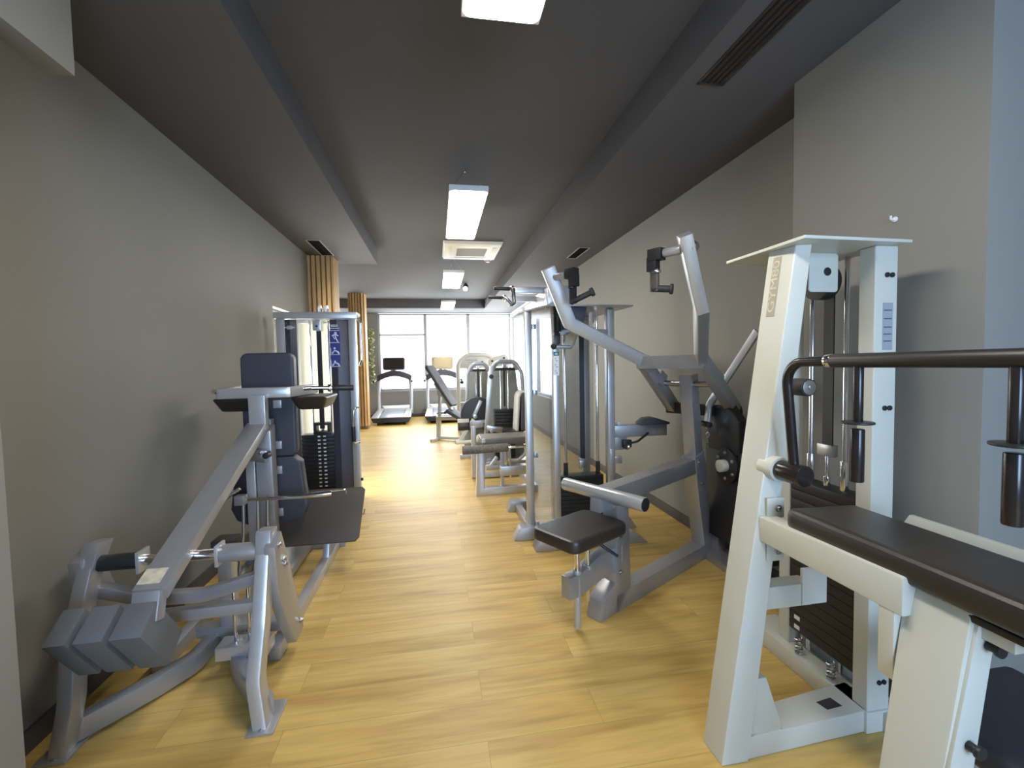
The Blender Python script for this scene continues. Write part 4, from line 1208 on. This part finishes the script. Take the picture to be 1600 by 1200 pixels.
P('seat', B().hexa([(0.46, 4.70, 0.525), (0.98, 4.70, 0.525), (0.98, 5.06, 0.525), (0.46, 5.06, 0.525)], [(0.43, 4.70, 0.60), (0.98, 4.70, 0.605), (0.98, 5.06, 0.605), (0.43, 5.06, 0.60)], 0.02, 4), mat('brown_grey_vinyl', (0.13, 0.12, 0.11), 0.4, bump=0.2, bscale=400))
P('seat_edge', B().box(0.445, 0.485, 4.69, 5.07, 0.555, 0.60, 0.012), PALE)
P('seat_block', B().box(0.635, 1.0, 4.66, 4.74, 0.205, 0.30, 0.005), SILVER2)
P('seat_post', B().cyl((0.70, 4.70, 0.30), (0.70, 4.70, 0.52), 0.014), CHROME)
P('seat_post', B().cyl((0.745, 4.70, 0.14), (0.745, 4.70, 0.52), 0.010), CHROME)
P('seat_post', B().cyl((0.66, 4.72, 0.08), (0.66, 4.72, 0.52), 0.020), SILVER2)
P('swing_arm', B().tube([(0.95, 4.78, 0.52), (0.93, 4.78, 0.40), (0.84, 4.78, 0.33), (0.74, 4.78, 0.345)], 0.018, 0.08), PALE)
P('foot_lever', B().obox((0.58, 4.78, 0.34), (0.035, 0, 0.045), (0, 0.03, 0), (0.01, 0, -0.008), 0.003).obox((0.55, 4.78, 0.295), (0.06, 0, 0.004), (0, 0.03, 0), (0, 0, 0.006), 0.002), PALE)


# ------------------------------------------------------------------ arch-topped selector machines
def arch_tower(P, x0, x1, y, zt, lean, mframe, mback, rod_x, stack):
    """two leaning posts joined by a rounded head, a back panel, guide rods and a weight stack"""
    xm = (x0 + x1) / 2
    P('arch_frame', B().sweep([(x0 - lean, y, 0.03), (x0, y, zt - 0.16), (x0 + 0.09, y, zt), (x1 - 0.09, y, zt), (x1, y, zt - 0.16), (x1 + lean, y, 0.03)], 0.07, 0.042, (0, 1, 0), 0.12, 6, 0.010), mframe)
    P('head_plate', B().prism([(x0 + 0.01, zt - 0.13), (x0 + 0.09, zt - 0.01), (x1 - 0.09, zt - 0.01), (x1 - 0.01, zt - 0.13), (x1 - 0.08, zt - 0.12), (x1 - 0.12, zt - 0.045), (x0 + 0.12, zt - 0.045), (x0 + 0.08, zt - 0.12)], (0, y + 0.045, 0), (1, 0, 0), (0, 0, 1), 0.0, 0.02, 0.002), mframe)
    P('back_panel', B().hexa([(x0 - lean * 0.9, y + 0.30, 0.05), (x1 + lean * 0.9, y + 0.30, 0.05), (x1 + lean * 0.9, y + 0.32, 0.05), (x0 - lean * 0.9, y + 0.32, 0.05)], [(x0 + 0.03, y + 0.30, zt - 0.10), (x1 - 0.03, y + 0.30, zt - 0.10), (x1 - 0.03, y + 0.32, zt - 0.10), (x0 + 0.03, y + 0.32, zt - 0.10)], 0.004), mback)
    P('head_bar', B().box(x0 + 0.02, x1 - 0.02, y + 0.05, y + 0.09, zt - 0.13, zt - 0.09, 0.004), BLACK)
    P('base', B().box(x0 - lean, x1 + lean, y - 0.03, y + 0.36, 0.0, 0.06, 0.005), mframe)
    for rx in rod_x:
        P('guide_rod', B().cyl((rx, y + 0.16, 0.1), (rx, y + 0.16, zt - 0.10), 0.011), CHROME)
    cx = sum(rod_x) / len(rod_x)
    P('lifting_belt', B().box(cx - 0.013, cx + 0.013, y + 0.158, y + 0.164, stack, zt - 0.10, 0), BLACK)
    n = int((stack - 0.08) / 0.045)
    for k in range(n):
        P('weight_plate', B().box(cx - 0.15, cx + 0.13, y + 0.09, y + 0.23, 0.08 + 0.045 * k, 0.08 + 0.045 * k + 0.042, 0.002), BLACK)
    hp = P('head_pulley', B().cyl((cx - 0.02, y + 0.14, zt - 0.07), (cx + 0.02, y + 0.14, zt - 0.07), 0.05), WHITEP)


GREYP = mat('grey_shroud_panel', (0.22, 0.23, 0.225), 0.5)
t = Thing('leg_extension_machine', 'grey arch-topped leg machine with a black half-disc cam at its front', 'exercise machine', (0.6, 7.2, 0), 'arch-topped leg machines')
P = t.part
arch_tower(P, 0.475, 0.86, 7.2, 1.40, 0.06, SILVER, GREYP, (0.62, 0.70), 0.72)
cam_ = [(0.27 * math.cos(a), 0.27 * math.sin(a)) for a in [math.radians(200 - 8 * k) for k in range(29)]] + [(0.2, -0.10), (-0.2, -0.10)]
P('cam_disc', B().prism(cam_, (0.60, 6.82, 0.62), (1, 0, 0), (0, 0, 1), 0.0, 0.05, 0.008), BLACK)
P('cam_lever', B().obox((0.585, 6.755, 0.72), (0.055, 0, 0.115), (0, 0.012, 0), (0.024, 0, -0.0115), 0.004), SILVER2)
P('cam_axle', B().cyl((0.545, 6.77, 0.60), (0.545, 6.72, 0.60), 0.035), STEEL)
P('press_leg', B().beam((0.31, 6.74, 0.24), (0.52, 6.74, 0.56), 0.05, 0.05, (0, 1, 0)), PALE)
P('side_arm', B().hexa([(0.50, 6.70, 0.42), (0.80, 6.70, 0.45), (0.80, 6.76, 0.45), (0.50, 6.76, 0.42)], [(0.48, 6.70, 0.54), (0.84, 6.70, 0.55), (0.84, 6.76, 0.55), (0.48, 6.76, 0.54)], 0.015), SILVER)
P('shin_pad', B().cyl((0.285, 6.74, 0.46), (0.46, 6.74, 0.465), 0.07, bev=0.015), VINYL)
P('shin_bracket', B().box(0.28, 0.45, 6.70, 6.76, 0.515, 0.57, 0.006), PALE)
P('foot_bar', B().cyl((0.25, 6.62, 0.235), (0.74, 6.62, 0.25), 0.026), PALE)
P('seat', B().hexa([(0.66, 6.55, 0.42), (1.10, 6.55, 0.30), (1.10, 6.95, 0.30), (0.66, 6.95, 0.42)], [(0.66, 6.55, 0.50), (1.10, 6.55, 0.39), (1.10, 6.95, 0.39), (0.66, 6.95, 0.50)], 0.02, 4), VINYL)
P('seat_frame', B().beam((0.74, 6.60, 0.03), (0.76, 6.60, 0.42), 0.05, 0.05, (0, 1, 0)), PALE)
P('seat_frame', B().beam((0.76, 6.60, 0.38), (1.12, 6.60, 0.27), 0.045, 0.045, (0, 1, 0)), PALE)
P('floor_beam', B().box(0.30, 1.10, 6.58, 6.66, 0.0, 0.06, 0.005), SILVER)
P('roller_ball', B().ball((0.58, 6.60, 0.295), 0.05), PALE)
P('side_panel', B().box(0.39, 0.70, 6.88, 6.90, 0.05, 0.42, 0.01), GREYP)

t = Thing('seated_leg_machine', 'grey arch-topped weight machine with a dark backrest, right beside the clear-panelled tower', 'exercise machine', (0.9, 6.1, 0), 'arch-topped leg machines')
P = t.part
arch_tower(P, 0.70, 1.14, 6.05, 1.425, 0.10, SILVER, GREYP, (0.87, 0.975), 0.79)
P('front_strut', B().beam((0.635, 5.98, 0.52), (0.725, 5.98, 1.36), 0.055, 0.05, (0, 1, 0)), SILVER2)
P('strut_knob', B().cyl((0.71, 5.955, 1.22), (0.71, 5.935, 1.22), 0.03), BLACK)
P('backrest', B().obox((1.10, 5.82, 0.76), (0.045, 0, 0.0), (0, 0.17, 0), (0.008, 0, 0.25), 0.035, 4), VINYLB)
P('backrest_shell', B().sweep([(1.0, 5.82, 0.46), (1.035, 5.82, 0.95), (1.06, 5.82, 1.01), (1.11, 5.82, 1.015)], 0.30, 0.035, (0, 1, 0), 0.05, 5, 0.012), PALE)
P('seat', B().obox((0.86, 5.82, 0.50), (0.24, 0, -0.03), (0, 0.18, 0), (0.003, 0, 0.035), 0.02, 4), VINYL)
P('seat_support', B().box(0.84, 0.92, 5.78, 5.86, 0.04, 0.46, 0.005), SILVER)
P('hip_bracket', B().obox((0.70, 5.64, 0.56), (0.10, 0, -0.02), (0, 0.02, 0), (0.008, 0, 0.035), 0.01).cyl((0.66, 5.62, 0.54), (0.66, 5.60, 0.54), 0.025), STEEL)
P('base_bar', B().box(0.60, 1.15, 5.78, 5.86, 0.0, 0.05, 0.005), SILVER)

t = Thing('rounded_weight_machine', 'pale machine with a broad rounded top shroud, in front of the far window', 'exercise machine', (0.8, 9.3, 0), 'pale machines by the far windows')
P = t.part
P('hood_frame', B().sweep([(0.42, 9.25, 0.02), (0.42, 9.25, 1.42), (0.60, 9.25, 1.58), (1.0, 9.25, 1.58), (1.20, 9.25, 1.48)], 0.16, 0.075, (0, 1, 0), 0.22, 8, 0.02), PALE)
pl_ = P('hood_plate', B().prism([(0.44, 1.30), (0.46, 1.42), (0.62, 1.56), (1.0, 1.56), (1.15, 1.50), (1.05, 1.34), (0.98, 1.30)], (0, 9.24, 0), (1, 0, 0), (0, 0, 1), 0.0, 0.04, 0.004), PALE)
P('hood_lettering', B().box(0.58, 0.82, 9.196, 9.2, 1.46, 1.482, 0).box(0.63, 0.76, 9.196, 9.2, 1.415, 1.426, 0), GREYLAB, pl_)
P('hood_bolt', B().cyl((0.92, 9.2, 1.43), (0.92, 9.19, 1.43), 0.016), BLACK, pl_)
P('panel_divider', B().box(0.60, 0.63, 9.24, 9.27, 0.75, 1.32, 0.003), PALE)
P('clear_panel', B().box(0.44, 0.78, 9.28, 9.285, 0.7, 1.32, 0), GLASS)
P('lower_shroud', B().box(0.44, 1.0, 9.26, 9.40, 0.02, 0.60, 0.02), GREYP)
P('side_knob', B().cyl((0.49, 9.17, 1.02), (0.49, 9.14, 1.02), 0.035), BLACK)
P('rear_post', B().box(0.98, 1.06, 9.30, 9.40, 0.0, 1.50, 0.01), PALE)
P('base', B().box(0.40, 1.10, 9.15, 9.75, 0.0, 0.05, 0.006), PALE)

t = Thing('wing_top_machine', 'pale machine whose slanted top plate with two black bolts shows behind the arch frames', 'exercise machine', (1.2, 8.7, 0), 'pale machines by the far windows')
P = t.part
pl_ = P('top_wing', B().prism([(0.98, 1.34), (1.0, 1.48), (1.06, 1.51), (1.30, 1.57), (1.36, 1.53), (1.42, 1.37), (1.38, 1.32)], (0, 8.72, 0), (1, 0, 0), (0, 0, 1), 0.0, 0.06, 0.012, 3), PALE)
for x, z in ((1.06, 1.44), (1.29, 1.495)):
    P('wing_bolt', B().cyl((x, 8.66, z), (x, 8.65, z), 0.020), BLACK, pl_)
P('post', B().box(1.02, 1.10, 8.72, 8.80, 0.0, 1.40, 0.01), PALE)
P('post', B().box(1.30, 1.38, 8.72, 8.80, 0.0, 1.36, 0.01), PALE)
P('base', B().box(0.98, 1.42, 8.55, 9.0, 0.0, 0.05, 0.006), PALE)
for k in range(8):
    P('weight_plate', B().box(1.12, 1.28, 8.70, 8.82, 0.06 + 0.05 * k, 0.105 + 0.05 * k, 0.002), BLACK)

# ------------------------------------------------------------------ adjustable bench
t = Thing('incline_bench', 'adjustable bench with its long black backrest raised, in front of the second treadmill', 'bench', (0.1, 8.3, 0))
P = t.part
bd = V((0.545, 0, -0.80)).normalized()
bn = V((0.80, 0, 0.545)).normalized()
P('backrest', B().prism([(-0.47, -0.12), (-0.40, -0.145), (0.38, -0.12), (0.42, -0.10), (0.42, 0.10), (0.38, 0.12), (-0.40, 0.145), (-0.47, 0.12)], V((0.075, 8.3, 0.985)), bd, (0, 1, 0), -0.03, 0.03, 0.02, 4), VINYLB)
P('backrest_rail', B().beam(V((-0.07, 8.3, 1.05)) , V((0.26, 8.3, 0.56)), 0.05, 0.05, (0, 1, 0)), SILVER2)
P('seat_pad', B().obox((0.40, 8.3, 0.46), (0.19, 0, -0.10), (0, 0.14, 0), (0.015, 0, 0.028), 0.018, 4), VINYLB)
P('ladder_post', B().beam((-0.01, 8.3, 0.06), (0.03, 8.3, 0.86), 0.05, 0.05, (0, 1, 0)), SILVER2)
P('ladder_joint', B().cyl((0.03, 8.26, 0.86), (0.03, 8.34, 0.86), 0.045), SILVER2)
P('main_beam', B().beam((-0.05, 8.3, 0.40), (0.42, 8.3, 0.42), 0.07, 0.07), SILVER2)
P('main_beam', B().beam((-0.04, 8.3, 0.49), (0.28, 8.3, 0.52), 0.04, 0.04), SILVER2)
P('front_leg', B().beam((-0.03, 8.3, 0.03), (-0.03, 8.3, 0.40), 0.05, 0.05, (0, 1, 0)), PALE)
P('rear_leg', B().beam((0.46, 8.3, 0.03), (0.40, 8.3, 0.40), 0.05, 0.05, (0, 1, 0)), PALE)
P('floor_bar', B().box(-0.06, 0.50, 8.27, 8.33, 0.02, 0.07, 0.006), PALE)
P('foot_bar', B().box(-0.06, 0.0, 8.05, 8.55, 0.0, 0.05, 0.006), PALE)
P('foot_bar', B().box(0.44, 0.50, 8.05, 8.55, 0.0, 0.05, 0.006), PALE)
P('adjust_knob', B().cyl((0.18, 8.25, 0.52), (0.18, 8.20, 0.52), 0.025), BLACK)
t.o.rotation_euler = (0, 0, math.radians(-30))
